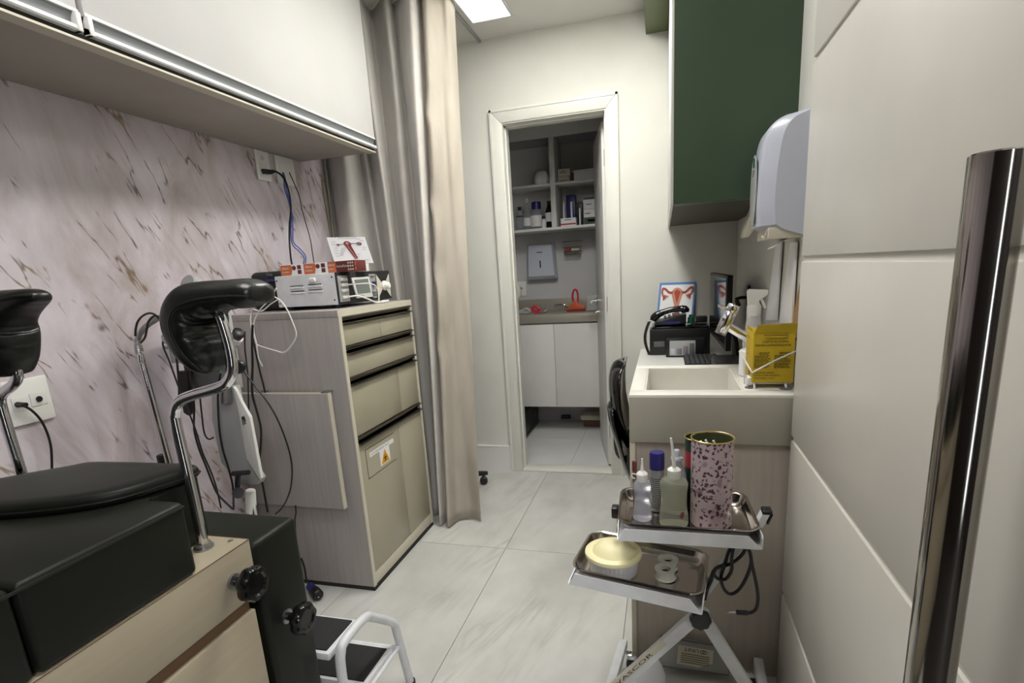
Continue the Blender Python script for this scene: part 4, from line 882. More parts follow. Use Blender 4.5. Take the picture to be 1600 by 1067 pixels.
MB().prism([(-.052,3.00,.9455),(.115,3.00,.9455),(.115,3.00,1.000),(-.04,3.00,.965)], (0,.11,0), .004).build('base', 'black', t)
q = MB()
for i in range(4):
    for j in range(3): q.box(.0+.022*i, .015+.022*i, 3.012+.03*j, 3.032+.03*j, .978+.0065*i, .988+.006*i, .002)
q.build('keypad', 'dgreyplas', t)
MB().box(-.01, .085, 2.998, 3.001, .951, .962).build('phone_label', 'navy', t)
q = MB(); rg = []
hp = spline([(-.056,3.03,.968),(-.045,3.03,.988),(-.010,3.03,1.008),(.04,3.03,1.022),(.09,3.03,1.026),(.108,3.03,1.020),(.112,3.03,1.006)], 6)
q.tube(hp, [.018,.021,.021,.018,.016,.0155,.0155,.016,.018,.021,.022,.019], n=12, smooth=False); q.build('handset', 'blackgloss', t)
q = MB(); hx = []
for i in range(120):
    f = i/119; c = Vector((-.075-.022*math.sin(f*PI), 3.0, .965-.175*f)); hx.append(c + Vector((.005*math.cos(i*1.05), .005*math.sin(i*1.05), 0)))
q.tube(hx, .0042, n=6, per=1, smooth=False); q.build('coiled_cord', 'black', t)
tag(MB().lathe([(.016,0),(.016,.03),(.010,.036),(.010,.045),(0,.045)], (.140,3.05,.9455)).build('green_bottle', 'greenp', None, (.140,3.05,.9455)), 'tiny green capped bottle standing on the printer beside the phone', 'bottle')
q = MB(); q.box(.165, .225, 3.06, 3.115, .9455, .978, .004); tag(q.build('card_reader', 'black', None, (.195,3.09,.955)), 'small black box on the right rear of the printer', 'box')
card('anatomy_picture', 'blue bordered anatomy picture leaning on back wall behind the phone', (-0.0211,3.2120,1.1596), (0.1738,3.2120,1.1560), (0.1474,3.1500,0.9091), (-0.0448,3.1500,0.9010), 0, 1)
t = thing('monitor', 'black computer monitor turned side-on at right wall end of desk', 'monitor', (.27, 2.75, .785))
A, B = Vector((.229,2.98,.905)), Vector((.240,2.31,.905)); uu = (B-A); dv2 = uu.normalized(); nn = Vector((dv2.y, -dv2.x, 0))
if nn.x > 0: nn = -nn
hh = .300
MB().prism([A, B, B+ZP*hh, A+ZP*hh], -nn*.022, .003).build('casing', 'blackcase', t)
MB().prism([A+dv2*.014+ZP*.022+nn*.0004, B-dv2*.026+ZP*.022+nn*.0004, B-dv2*.026+ZP*(hh-.012)+nn*.0004, A+dv2*.014+ZP*(hh-.012)+nn*.0004], nn*.001).build('glass', 'monitor', t)
MB().tube([(.296,2.65,.95),(.315,2.65,.90),(.325,2.65,.80)], .016, n=10).build('stand_neck', 'black', t)
MB().box(.275, .375, 2.54, 2.76, .7855, .797, .005).build('stand_foot', 'black', t)
t = thing('keyboard', 'black computer keyboard with grey keys between sink rim and printer', 'keyboard', (.19, 2.80, .785))
MB().box(.098, .262, 2.60, 3.0 if False else 2.89, .786, .800, .004).build('case', 'blackmat', t)
kb = MB()
for i in range(7):
    for j in range(12): kb.box(.104+.0222*i, .123+.0222*i, 2.608+.0232*j, 2.628+.0232*j, .799, .8055, .0015, 1)
kk = kb.build('keys', 'keys', t); kk['kind'] = 'stuff'
t = thing('desk_device', 'low black device with grey button between keyboard and yellow box', 'device', (.31, 2.18, .785))
MB().box(.196, .300, 2.10, 2.42, .7855, .875, .008).build('case', 'black', t)
MB().prism([(.193,2.15,.80),(.193,2.21,.80),(.193,2.18,.84)], (.004,0,0)).build('button', 'greyplas', t)

# --- on the sink counter
t = thing('faucet', 'chrome tap with slim lever and sloping spout, by the yellow box', 'tap', (.34, 1.90, .90))
a0, a1 = Vector((0.1798,1.8800,1.0348)), Vector((0.2128,1.8800,1.1082)); d = (a1-a0).normalized()
MB().lathe([(.016,0),(.018,.003),(.018,.012),(.0195,.014),(.0195,.070),(.018,.072),(.018,.075),(.0195,.077),(.0195,.094),(.017,.098),(0,.098)], a0, d, n=32).build('tap_head', 'chrome', t)
MB().cyl(a0-d*.004, a0+d*.004, .018).build('aerator', 'alu', t)
MB().tube([a1+Vector((-.006,0,.002)), a1+Vector((-.03,-.005,.012)), a1+Vector((-.043,-.01,.017))], .0045, n=10).build('lever', 'chrome', t)
MB().tube([a0+d*.03, Vector((0.2435,1.8900,1.0275)), Vector((0.2884,1.9000,0.9998)), (.350,1.925,.96), (.355,1.93,.901)], .0145, n=14).build('spout', 'chrome', t)
t = thing('spray_bottle', 'white trigger spray bottle behind the yellow sharps box', 'bottle', (.29, 1.97, .90))
bx, by = .291, 1.97
MB().lathe([(.030,0),(.032,.006),(.032,.10),(.026,.130),(.0225,.165),(.0225,.178)], (bx,by,.90)).build('bottle', 'tubplas', t)
q = MB(); q.lathe([(.0225,0),(.0225,.035),(.019,.040)], (bx,by,1.076)); q.prism([(bx-.024,by-.013,1.160),(bx-.021,by-.013,1.125),(bx-.018,by-.013,1.110),(bx+.018,by-.013,1.110),(bx+.014,by-.013,1.128),(bx+.040,by-.013,1.146),(bx+.040,by-.013,1.162),(bx-.016,by-.013,1.167)], (0,.026,0), .003); q.build('spray_head', 'whiteplas', t)
MB().prism([(bx+.014,by-.008,1.134),(bx+.024,by-.008,1.137),(bx+.038,by-.008,1.104),(bx+.030,by-.008,1.100)], (0,.016,0), .002).build('trigger', 'whiteplas', t)
t = thing('sharps_container', 'yellow cardboard sharps box with black print in a white wire stand', 'box', (.30, 1.72, .90))
yx0, yx1, yy0, yy1 = .246, .353, 1.648, 1.79; zb = .917
MB().box(yx0, yx1, yy0, yy1, zb, 1.060, .001).build('carton', 'yellow', t)
MB().prism([(yx0+.002,yy0-.001,1.058),(yx1,yy0-.001,1.058),(yx1+.004,yy0-.012,1.086),(yx0+.008,yy0-.012,1.084)], (0,.0025,0)).build('front_flap', 'yellow', t)
MB().prism([(yx0,yy0+.02,1.06),(yx0,yy1-.02,1.06),(yx0-.003,yy1-.03,1.072),(yx0-.003,yy0+.03,1.072)], (.0025,0,0)).prism([(yx0,yy0+.003,1.058),(yx0+.025,yy0+.003,1.058),(yx0+.004,yy0+.006,1.068)], (0,.02,0)).build('side_flap', 'yellow', t)
tb = MB().box(yx0+.028, yx0+.085, yy0-.004, yy0, 1.046, 1.052, .0008).build('tuck_tab', 'yellow', t)
MB().box(yx0+.026, yx0+.088, yy0-.0012, yy0+.001, 1.052, 1.0535).build('tab_slit', 'ink', t)
yf = yy0-.0002
def yt(s, size, x, z, sx=1.0): text(s, size, (x, yf, z), XP, ZP, 'ink', t, sx=sx)
yt('COLETOR DE MATERIAL', .0088, yx0+.022, 1.032, .72); yt('PERFUROCORTANTE POLAR FIX', .0088, yx0+.005, 1.022, .72)
q = MB(); rr = random.Random(3)
for k, z in enumerate((1.003,.999,.994,.990,.985,.981,.977,.972,.968,.964,.960)):
    for (a, b) in ((.004,.050),(.056,.102)):
        if k in (0,1): a += .012; b -= .004
        xx = yx0+a; end = yx0+b-rr.random()*.012
        while xx < end:
            wd = .003+rr.random()*.006; q.box(xx, min(xx+wd, end), yf-.0005, yf+.0004, z, z+.0016); xx += wd+.0012
fp = q.build('small_print', 'ink', t); fp['kind'] = 'stuff'
yt('DESCARTAR QUANDO', .0068, yx0+.004, .944, .75); yt('ATINGIR A LINHA TRACEJADA', .0068, yx0+.004, .936, .72); yt('CAPACIDADE 7 LITROS', .0068, yx0+.004, .928, .78)
for z, s_ in ((1.035,.013),(1.0,.008),(.985,.008)): text('POLAR', s_, (yx0-.0002, yy1-.035, z), -YP, ZP, 'ink', t, lift=.0006)
decal('hazard_mark', disc((yx0-.0002,1.705,.937), -YP, ZP, 0, 0, .011), -XP, 'winep', t)
q = MB(); wz = .0022
q.tube([(.228,1.80,.985),(.226,1.70,.985),(.240,1.640,.955),(.243,1.632,.950),(.300,1.634,.983),(.362,1.640,1.012),(.368,1.70,1.012),(.366,1.80,1.0)], wz, n=8, smooth=False)
q.tube([(.366,1.66,.902),(.366,1.66,1.075)], wz*.9, n=8, smooth=False); q.tube([(.228,1.70,.985),(.232,1.69,.905),(.250,1.655,.914),(.350,1.655,.914)], wz*.9, n=8, smooth=False)
q.tube([(.254,1.655,.914),(.252,1.640,.902)], .003, n=8, smooth=False).tube([(.335,1.655,.914),(.335,1.642,.902)], .003, n=8, smooth=False); q.build('wire_stand', 'whitemetal', t)
MB().cyl((.335,1.642,.9003), (.335,1.642,.904), .017).cyl((.240,1.655,.9003), (.240,1.655,.903), .012).build('suction_foot', 'dgreyplas', t)
MB().box(.236, .252, 1.66, 1.70, .906, .930, .003).build('corner_bracket', 'whiteplas', t)
tag(MB().lathe([(.001,0),(.040,.0),(.045,.004),(.045,.080),(.040,.084),(.0,.084)], (.279,1.842,.9005), n=36).build('paper_roll', 'paper', None, (.279,1.842,.90)), 'round white roll standing behind the left side of the yellow box', 'roll')
tag(MB().prism([(0.3740,1.7308,1.1913),(0.3740,1.6443,1.1959),(0.3740,1.6521,1.1443),(0.3740,1.7155,1.0398),(0.3740,1.8657,0.9798)], (.005,0,0)).build('cardboard_strip', 'kraft', None, (.374,1.70,1.0)), 'torn brown cardboard piece leaning on right wall above the yellow box', 'cardboard')
t = thing('wall_hook', 'black pipe hook on right wall holding a small brown tag', 'hook', (.37, 2.62, 1.14))
MB().tube([(0.3085,2.6200,1.0894),(0.3322,2.6200,1.0967),(0.3691,2.6200,1.0949)], .007).build('arm', 'pipe', t)
MB().cyl((0.3647,2.6300,1.1477), (0.3696,2.6300,1.0463), .006).build('bracket', 'pipe', t)
MB().cyl((0.3679,2.6300,1.0944), (.38,2.63,1.135), .007).build('wall_stub', 'pipe', t)
MB().prism([(0.3049,2.6100,1.0845),(0.3205,2.6100,1.0922),(0.3320,2.6100,1.0636),(0.3165,2.6100,1.0530)], (0,.004,0)).build('tag', 'brass', t)
# two pale strips standing in for light streaks on right wall
for i, (pa, lab) in enumerate((([(0.3680,2.0856,1.3147),(0.3680,1.9987,1.3117),(0.3680,2.0188,1.0558),(0.3680,2.2117,1.0366)], 'narrow white strip for a light streak on right wall, nearer the spray bottle'), ([(0.3680,1.8636,1.3071),(0.3680,1.7865,1.3044),(0.3680,1.7852,1.0695),(0.3680,1.9629,1.0508)], 'narrow white strip for a light streak on right wall, nearer the cardboard'))):
    tag(MB().prism(pa, (.007,0,0), .002).build('light_streak', 'paper', None, pa[0]), lab, 'cloth')

# ================================================================ INNER ROOM
t = thing('shelf_unit', 'tall open white shelf unit in the dim inner room', 'shelf', (-.7, 4.25, 1.55))
YS = 4.10
q = MB(); q.box(-1.199, -.001, YS, 4.395, 1.556, 1.574, .001); q.build('bottom_shelf', 'whitemdf', t)
MB().box(-1.199, -.797, YS+.004, 4.395, 1.866, 1.882, .001).build('shelf', 'whitemdf', t); MB().box(-.760, -.001, YS+.004, 4.395, 1.866, 1.882, .001).build('shelf', 'whitemdf', t)
MB().box(-.797, -.760, YS, 4.395, 1.574, 2.191, .001).build('divider', 'whitemdf', t)
MB().box(-1.199, -.001, YS, 4.12, 2.191, 2.53, .001).build('fascia', 'whitemdf', t)
MB().box(-1.199, -.001, 4.385, 4.397, 1.574, 2.19).build('back_panel', 'whitemdf', t)
t = thing('base_cabinet', 'white two-door cabinet hung under the steel counter of inner room', 'cabinet', (-.75, 4.2, .23))
MB().box(-1.085, -.002, 4.02, 4.395, .232, .878).build('carcass', 'whitemdf', t)
MB().box(-1.086, -.7985, 4.0, 4.018, .230, .872, .001).build('door', 'whitemdf', t); MB().box(-.7955, -.20, 4.0, 4.018, .230, .872, .001).build('door', 'whitemdf', t)
MB().box(-1.125, -1.09, 4.03, 4.395, .23, .881).build('side_panel', 'dgreyplas', t)
t = thing('steel_counter', 'dark steel worktop with backsplash in the inner room', 'counter', (-.7, 4.2, .88))
MB().box(-1.198, -.002, 3.985, 4.395, .882, .945, .002).build('worktop', 'stainless', t); MB().box(-1.198, -.002, 4.380, 4.397, .945, 1.04, .001).build('backsplash', 'stainless', t)
def put(px, py, Y_, dz=0): return None
def lb(prof, o, mat, label, cat, nm, capprof=None, capmat=None, lab=None):
    t = thing(nm, label, cat, o); b = MB().lathe(prof, o, n=20).build('body', mat, t)
    if capprof: MB().lathe(capprof, o, n=20).build('cap', capmat, t)
    if lab:
        r, z0_, z1_, m_ = lab; MB().lathe([(r,z0_),(r+.0006,z0_),(r+.0006,z1_),(r,z1_)], o, n=20, caps=False).build('label_band', m_, t)
    return t
zb = 1.574
lb([(.027,0),(.029,.004),(.029,.105),(.015,.135),(.012,.15)], (-1.06,4.2,zb), 'clearplas', 'slim clear bottle with black cap, leftmost on inner room lower shelf', 'bottle', 'bottle', [(.014,.148),(.014,.175),(0,.176)], 'black', (.0292,.10,.108,'black'))
lb([(.027,0),(.029,.004),(.029,.12),(.024,.15),(.012,.185),(.012,.215)], (-1.005,4.2,zb), 'clearplas', 'tall clear bottle with white cap, second on inner room lower shelf', 'bottle', 'bottle', [(.0135,.20),(.0135,.23),(0,.232)], 'whiteplas', (.0292,.03,.09,'paper'))
lb([(.045,0),(.047,.004),(.047,.10),(.035,.145),(.034,.15)], (-.93,4.2,zb), 'bluish', 'wide white labelled jar with navy blue lid on inner room shelf', 'bottle', 'jar', [(.036,.145),(.036,.195),(.03,.20),(0,.20)], 'navy', (.0472,.02,.10,'paper'))
lb([(.018,0),(.019,.003),(.019,.05),(.012,.065),(.012,.07)], (-.868,4.16,zb), 'whiteplas', 'small white flask with black cap, before the dark bottle on shelf', 'bottle', 'bottle', [(.013,.068),(.013,.09),(0,.09)], 'black')
lb([(.030,0),(.032,.004),(.032,.12),(.014,.165),(.013,.185)], (-.835,4.22,zb), 'blackgloss', 'dark brown bottle with white label beside the shelf divider', 'bottle', 'bottle', [(.015,.18),(.015,.20),(0,.20)], 'black', (.0324,.05,.115,'paper'))
def bxs(x0, x1, y0, y1, z0, z1, mat, label, prints=()):
    t = thing('box', label, 'box', ((x0+x1)/2, (y0+y1)/2, z0)); MB().box(x0, x1, y0, y1, z0, z1, .0015).build('carton', mat, t)
    for a, b, c, d, m_ in prints: decal('print', rect((x0,y0-.0002,z0), XP, ZP, a, b, c, d), -YP, m_, t, .0008)
    return t
bxs(-.70, -.635, 4.20, 4.28, zb, 1.80, 'navy', 'tall navy box behind the white and red carton on inner shelf')
bxs(-.735, -.620, 4.125, 4.19, zb, 1.632, 'paper', 'low white carton with a red band on inner room shelf', ((.002,.113,.010,.020,'red'),(.03,.08,.042,.047,'dgreyplas')))
lb([(.007,0),(.007,.11)], (-.712,4.155,1.633), 'paper', 'white tube upright on the red banded carton, left one', 'tube', 'tube', [(.0075,.09),(.0075,.112),(0,.112)], 'whiteplas')
lb([(.007,0),(.007,.11)], (-.655,4.155,1.633), 'paper', 'white tube upright on the red banded carton, right one', 'tube', 'tube', [(.0075,.09),(.0075,.112),(0,.112)], 'whiteplas')
bxs(-.610, -.575, 4.14, 4.22, zb, 1.735, 'black', 'narrow black upright box with white edge on inner shelf', ((.012,.022,.0,.12,'paper'),))
bxs(-.565, -.40, 4.13, 4.25, zb, 1.68, 'paper', 'white and green carton, lower of the pair by inner door', ((.002,.16,.002,.05,'green'),(.03,.12,.02,.035,'ink'),(.01,.05,.075,.08,'dgreyplas')))
bxs(-.565, -.40, 4.13, 4.25, 1.681, 1.765, 'paper', 'white and green carton, upper of the pair by inner door', ((.002,.16,.066,.082,'green'),(.02,.06,.03,.036,'dgreyplas'),(.12,.15,.03,.036,'dgreyplas')))
zb = 1.882
bxs(-.745, -.66, 4.14, 4.22, zb, 1.925, 'edge', 'small pale carton, lower of two stacked on upper inner shelf', ((.01,.07,.01,.014,'dgreyplas'),))
bxs(-.742, -.655, 4.14, 4.22, 1.926, 1.975, 'edge', 'small pale carton, upper of two stacked on upper inner shelf', ((.01,.06,.02,.024,'dgreyplas'),(.01,.05,.03,.034,'dgreyplas')))
bxs(-.628, -.45, 4.14, 4.26, zb, 1.955, 'paper', 'long plain white carton on upper inner shelf at right')
bxs(-.655, -.635, 4.15, 4.22, zb, 1.945, 'maroon', 'thin dark upright carton between pale and white ones on upper shelf')
q = MB(); rg = []
for z, a, b in ((0,.055,.04),(.03,.062,.046),(.07,.050,.04),(.095,.036,.02),(.10,.022,.008)): rg.append([Vector((-.872+a*math.cos(g)*(1+.06*math.sin(3*g+z*40)), 4.18+b*math.sin(g), zb+z)) for g in [2*PI*k/20 for k in range(20)]])
tag(q.grid(rg).build('cloth_bundle', 'paper', None, (-.872,4.18,zb)), 'crumpled white bundle on upper inner shelf left of divider', 'cloth')
t = thing('wall_towel_holder', 'square white paper holder mounted on the inner room wall', 'dispenser', (-.94, 4.38, 1.2))
q = MB(); q.grid([[(-1.06,4.398,1.20),(-.82,4.398,1.20),(-.835,4.398,1.475),(-1.05,4.398,1.475)],[(-1.06,4.34,1.20),(-.82,4.34,1.20),(-.835,4.34,1.475),(-1.05,4.34,1.475)],[(-1.045,4.315,1.225),(-.835,4.315,1.225),(-.85,4.315,1.462),(-1.035,4.315,1.462)]]); q.build('housing', 'lilac', t)
MB().box(-.95, -.940, 4.312, 4.318, 1.29, 1.345, .002).build('slot', 'black', t); MB().box(-.97, -.925, 4.312, 4.318, 1.405, 1.413).build('logo', 'dgreyplas', t)
t = thing('wire_basket', 'small wire basket of oddments on the inner room wall', 'basket', (-.69, 4.37, 1.37))
q = MB()
for z, s_ in ((1.375,.055),(1.40,.065),(1.43,.068),(1.475,.072)): q.tube([(-.69-s_,4.395,z),(-.69-s_,4.33,z),(-.69+s_,4.33,z),(-.69+s_,4.395,z)], .0042, n=6, smooth=False)
for k in range(7): q.tube([(-.75+.02*k,4.39,1.375),(-.75+.02*k,4.335,1.375),(-.75+.02*k,4.33,1.40)], .0022, n=6, smooth=False)
q.build('frame', 'dalu', t)
tag(MB().box(-.745, -.705, 4.335, 4.385, 1.405, 1.435, .008).build('sponge', 'red', None, (-.725,4.36,1.405)), 'red sponge at left in the small wall basket', 'sponge')
tag(MB().box(-.70, -.635, 4.34, 4.385, 1.40, 1.42, .006).build('soap_bar', 'edge', None, (-.67,4.36,1.40)), 'pale bar at right in the small wall basket', 'soap')
t = thing('wall_plate', 'blank white outlet plate on inner wall beside the door frame', 'outlet', (-1.13, 4.395, 1.1)); MB().box(-1.168, -1.09, 4.391, 4.40, 1.075, 1.19, .002).build('plate', 'whiteplas', t); MB().cyl((-1.13,4.392,1.135), (-1.13,4.388,1.135), .008).build('socket', 'dgreyplas', t)
t = thing('wall_lamp_switch', 'oval white fitting on a stub from the inner left wall, by door frame', 'fitting', (-1.10, 3.9, 1.1)); t.name = 'wall_fitting'
MB().ball((-1.0671,4.0300,1.1263), (.026,.04,.062)).build('housing', 'whiteplas', t); MB().cyl((-1.20,4.03,1.115), (-1.07,4.03,1.115), .012).build('wall_arm', 'whiteplas', t)
zc = .945
t = thing('squeegee', 'orange sink squeegee with red loop handle on the steel counter', 'squeegee', (-.64, 4.15, zc))
MB().prism([(-0.720,4.15,.962),(-0.575,4.15,.962),(-0.580,4.15,.985),(-0.625,4.15,1.0),(-0.640,4.15,1.03),(-0.660,4.15,1.03),(-0.675,4.15,1.0),(-0.715,4.15,.98)], (0,.03,0), .004).build('blade_holder', 'orangeplas', t)
MB().box(-.72, -.575, 4.155, 4.172, .9455, .963).build('blade', 'maroon', t); MB().tube([(-0.666,4.165,1.02),(-0.672,4.165,1.06),(-0.663,4.165,1.10),(-0.650,4.165,1.11),(-0.637,4.165,1.10),(-0.630,4.165,1.06),(-0.634,4.165,1.02)], .0075, n=10).build('loop_handle', 'red', t)
tag(MB().box(-.565, -.475, 4.14, 4.18, .947, 1.066, .012).build('grey_dispenser', 'greyplas', None, (-.5,4.16,.947)), 'grey soap block on the steel counter beside the squeegee', 'soap')
q = MB(); q.tube([(-.965,4.12,.952),(-.985,4.12,.985),(-.955,4.12,1.0),(-.925,4.12,.98),(-.945,4.12,.96)], .010, n=8, closed=True).tube([(-.985,4.12,.985),(-.96,4.11,.97),(-.92,4.12,.955)], .008, n=8)
tag(q.build('pink_clip', 'red', None, (-.955,4.12,.945)), 'pink red looped clip lying on the left of steel counter', 'clip')
q = MB(); q.tube([(-1.06,4.12,.965),(-1.03,4.12,.985),(-1.0,4.12,.965),(-1.03,4.12,.955)], .014, n=8, closed=True).box(-1.09, -1.05, 4.10, 4.14, .946, .98, .01)
tag(q.build('grey_coil', 'greyplas', None, (-1.04,4.12,.945)), 'grey coiled hose piece at the left end of steel counter', 'hose')
t = thing('counter_tap', 'low chrome tap on the steel counter of the inner room', 'tap', (-.80, 4.25, zc)); MB().tube([(-.745,4.25,.958),(-.745,4.25,.985),(-.765,4.25,.995),(-.83,4.25,.99)], .010, n=10).build('spout', 'chrome', t); MB().tube([(-.745,4.22,.955),(-.735,4.2,.97),(-.715,4.2,.985)], .006, n=8).build('lever', 'chrome', t)
t = thing('sink_strainer', 'shiny metal ball handle on the steel counter, beside pink clip', 'strainer', (-.875, 4.15, zc)); MB().ball((-.865,4.15,.975), .011).build('ball', 'chrome', t); MB().tube([(-.92,4.15,.957),(-.89,4.15,.962),(-.868,4.15,.975)], .004, n=8).build('rod', 'chrome', t); MB().lathe([(.03,0),(.03,.004),(.0,.006)], (-.90,4.15,zc+.0005)).build('cover', 'alu', t)
t = thing('black_crate', 'black crate on the floor under the inner cabinet, left side', 'box', (-1.1, 4.05, 0)); MB().box(-1.195, -1.035, 3.80, 4.36, .002, .20, .006).build('crate', 'black', t); MB().cyl((-1.03,3.78,.012), (-1.03,4.36,.012), .008).build('metal_rail', 'alu', t); MB().box(-1.18, -1.06, 3.795, 3.802, .03, .06).build('pale_item', 'edge', t)
t = thing('wooden_crate', 'brown wooden box with pale plank lid under inner cabinet, right', 'box', (-.5, 4.3, 0)); MB().box(-.63, -.30, 4.24, 4.38, .001, .062, .002).build('crate_body', 'brown', t); MB().box(-.65, -.30, 4.22, 4.39, .062, .080, .001).build('plank', 'edge', t); MB().box(-.65, -.30, 4.22, 4.39, .081, .098, .001).build('plank', 'edge', t)
tag(MB().box(-.84, -.76, 4.36, 4.395, .03, .06, .004).build('black_block', 'black', None, (-.8,4.38,.03)), 'small black block against the inner back wall near the floor', 'block')

# ================================================================ INSTRUMENT TROLLEY
def steel_tray(name, label, cx, cy, z, a, b, yaw, roll, h=.030):
    t = thing(name, label, 'tray', (cx, cy, z)); R_ = Matrix.Translation((cx, cy, z)) @ Matrix.Rotation(yaw, 4, 'Z') @ Matrix.Rotation(roll, 4, 'Y')
    def rr(a_, b_, r, zz, n=7):
        out = []
        for sx, sy, st in ((1,1,0),(-1,1,PI/2),(-1,-1,PI),(1,-1,1.5*PI)):
            for k in range(n): g = st + PI/2*k/(n-1); out.append(R_ @ Vector((sx*(a_-r)+r*math.cos(g), sy*(b_-r)+r*math.sin(g), zz)))
        return out
    q = MB(); q.grid([rr(a*.02,b*.02,.001,-h), rr(a-.030,b-.030,.022,-h), rr(a-.018,b-.018,.028,-h+.004), rr(a-.012,b-.012,.032,-h+.014), rr(a-.007,b-.007,.036,-.004), rr(a-.005,b-.005,.037,0), rr(a,b,.04,.001), rr(a+.001,b+.001,.041,-.002), rr(a-.001,b-.001,.040,-.004), rr(a-.006,b-.006,.037,-.006),rr(a-.011,b-.011,.033,-h+.013), rr(a-.017,b-.017,.029,-h+.003), rr(a-.028,b-.028,.022,-h-.0012), rr(a*.02,b*.02,.001,-h-.0012)])
    q.build('dish', 'steeltray', t, ang=60); return t, R_
t = thing('instrument_trolley', 'white folding instrument trolley with crossed legs in front of the sink unit', 'trolley', (.06, 1.35, 0))
def holder(cx, cy, z, a, b, yaw, roll, h):
    R_ = Matrix.Translation((cx, cy, z)) @ Matrix.Rotation(yaw, 4, 'Z') @ Matrix.Rotation(roll, 4, 'Y')
    q = MB(); f = lambda x, y, zz: R_ @ Vector((x, y, zz))
    q.prism([f(-a+.016,-b-.004,-.012),f(a-.030,-b-.004,-.012),f(a-.002,-b-.004,-h),f(-a+.002,-b-.004,-h)], (R_.to_3x3() @ Vector((0,.003,0))))
    q.prism([f(-a,-b-.004,-h),f(a,-b-.004,-h),f(a,b,-h),f(-a,b,-h)], (R_.to_3x3() @ Vector((0,0,-.0025))))
    q.prism([f(a-.001,-b-.004,-h),f(a-.001,-b-.004,-.016),f(a-.001,-b+.004,-.010),f(a-.001,b,-.010),f(a-.001,b,-h)], (R_.to_3x3() @ Vector((.0025,0,0))))
    q.prism([f(-a-.001,-b-.004,-h),f(-a-.001,-b+.012,-h+.006),f(-a-.001,b,-.010),f(-a-.001,b,-h)], (R_.to_3x3() @ Vector((.0025,0,0))))
    return q.build('tray_holder', 'whitemetal', t)
UA = (.053, 1.360, .650, .166, .116, math.radians(2), math.radians(.6)); LA = (-.056, 1.338, .502, .166, .112, math.radians(-8), math.radians(3.2))
holder(*UA, .042); holder(*LA, .044)
def bar(p, q_, w, d, nm, mat='whitemetal', parent=None):
    p, q_ = Vector(p), Vector(q_); dr = (q_-p).normalized(); s_ = Vector((0,1,0)); s_ = (s_-dr*s_.dot(dr)).normalized(); o = dr.cross(s_)
    return MB().prism([p+o*w+s_*d, p-o*w+s_*d, p-o*w-s_*d, p+o*w-s_*d], q_-p, .002).build(nm, mat, parent or t)
kn = Vector((.092,1.300,.382))
lg = bar((-.158,1.292,.088), kn+Vector((.012,-.004,.02)), .0155, .010, 'leg')
bar((.262,1.315,.088), kn+Vector((-.01,.016,.015)), .0155, .010, 'leg')
bar(kn+Vector((.0,.03,.02)), (.216,1.345,.622), .010, .012, 'arm'); bar(kn+Vector((-.01,.03,-.01)), (-.04,1.345,.455), .012, .010, 'arm')
# moulded name plate lying along the left leg
dr = (kn-Vector((-.158,1.292,.088))).normalized(); od = Vector((-dr.z,0,dr.x)); o = Vector((-.130,1.2785,.128)) + od*.006
pl_ = MB().prism([o+od*-.008, o+dr*.215+od*-.008, o+dr*.215+od*.012, o+od*.012], (0,.004,0), .001).build('name_plate', 'edge', t)
text('VASCOR', .0140, o+Vector((0,-.0004,0))+dr*.020-od*.0035, dr, od, 'ink', pl_, sx=2.7)
def foot(x0_, y0_, x1_, y1_):
    b = MB().prism([(x0_-.013,y0_,.062),(x0_+.013,y0_,.062),(x1_+.013,y1_,.062),(x1_-.013,y1_,.062)], (0,0,.030), .003).build('foot_bar', 'whitemetal', t)
    for (x, y) in ((x0_,y0_+.03),(x1_,y1_-.03)):
        x += .026 if x < 0 else -.022
        MB().cyl((x-.013,y,.0265), (x+.013,y,.0265), .026, bev=.004).build('caster', 'caster', t)
        MB().box(x-.017, x+.017, y-.012, y+.012, .040, .066, .004).cyl((x-.016,y,.0265), (x-.0135,y,.0265), .012).cyl((x+.0135,y,.0265), (x+.016,y,.0265), .012).build('caster_fork', 'chrome', t)
foot(-.172, 1.12, -.123, 1.545); foot(.262, 1.12, .278, 1.535)
q = MB(); rg = []
for h_, r in ((0,.012),(.004,.022),(.008,.0255),(.022,.0255),(.027,.022),(.028,.004)): rg.append([Vector((kn.x+r*(1+(.05*math.cos(8*g) if r > .02 else 0))*math.cos(g), kn.y-.010-h_, kn.z+r*(1+(.05*math.cos(8*g) if r > .02 else 0))*math.sin(g))) for g in [2*PI*k/48 for k in range(48)]])
q.grid(rg).build('clamp_knob', 'black', t)
MB().cyl(kn+Vector((-.045,-.012,.02)), kn+Vector((-.005,-.012,.02)), .006).cyl(kn+Vector((0,-.012,0)), kn+Vector((0,.04,0)), .006).build('pivot_bolt', 'alu', t)
tb = MB().box(-.122, .218, 1.372, 1.396, .576, .606, .002).build('cross_tube', 'whitemetal', t)
MB().box(-.132, -.114, 1.330, 1.362, .618, .648, .004).build('end_cap', 'black', t)
q = MB().prism([(.214,1.30,.632),(.232,1.30,.632),(.248,1.30,.672),(.230,1.30,.672)], (0,.03,0), .002); q.build('end_tube', 'whitemetal', t)
MB().prism([(.2285,1.299,.668),(.2495,1.299,.668),(.252,1.299,.677),(.231,1.299,.677)], (0,.032,0), .002).prism([(.240,1.302,.642),(.2445,1.302,.642),(.254,1.302,.668),(.249,1.302,.668)], (0,.026,0), .001).build('end_cap', 'black', t)
U, UR = steel_tray('steel_tray', 'upper stainless steel tray holding bottles and tins', *UA)
Lt, LR = steel_tray('steel_tray', 'lower stainless steel tray holding yellow lidded tub and tape spools', *LA)
ut = lambda x, y: .6225 + (.053-x)*math.tan(math.radians(.6))*1.0
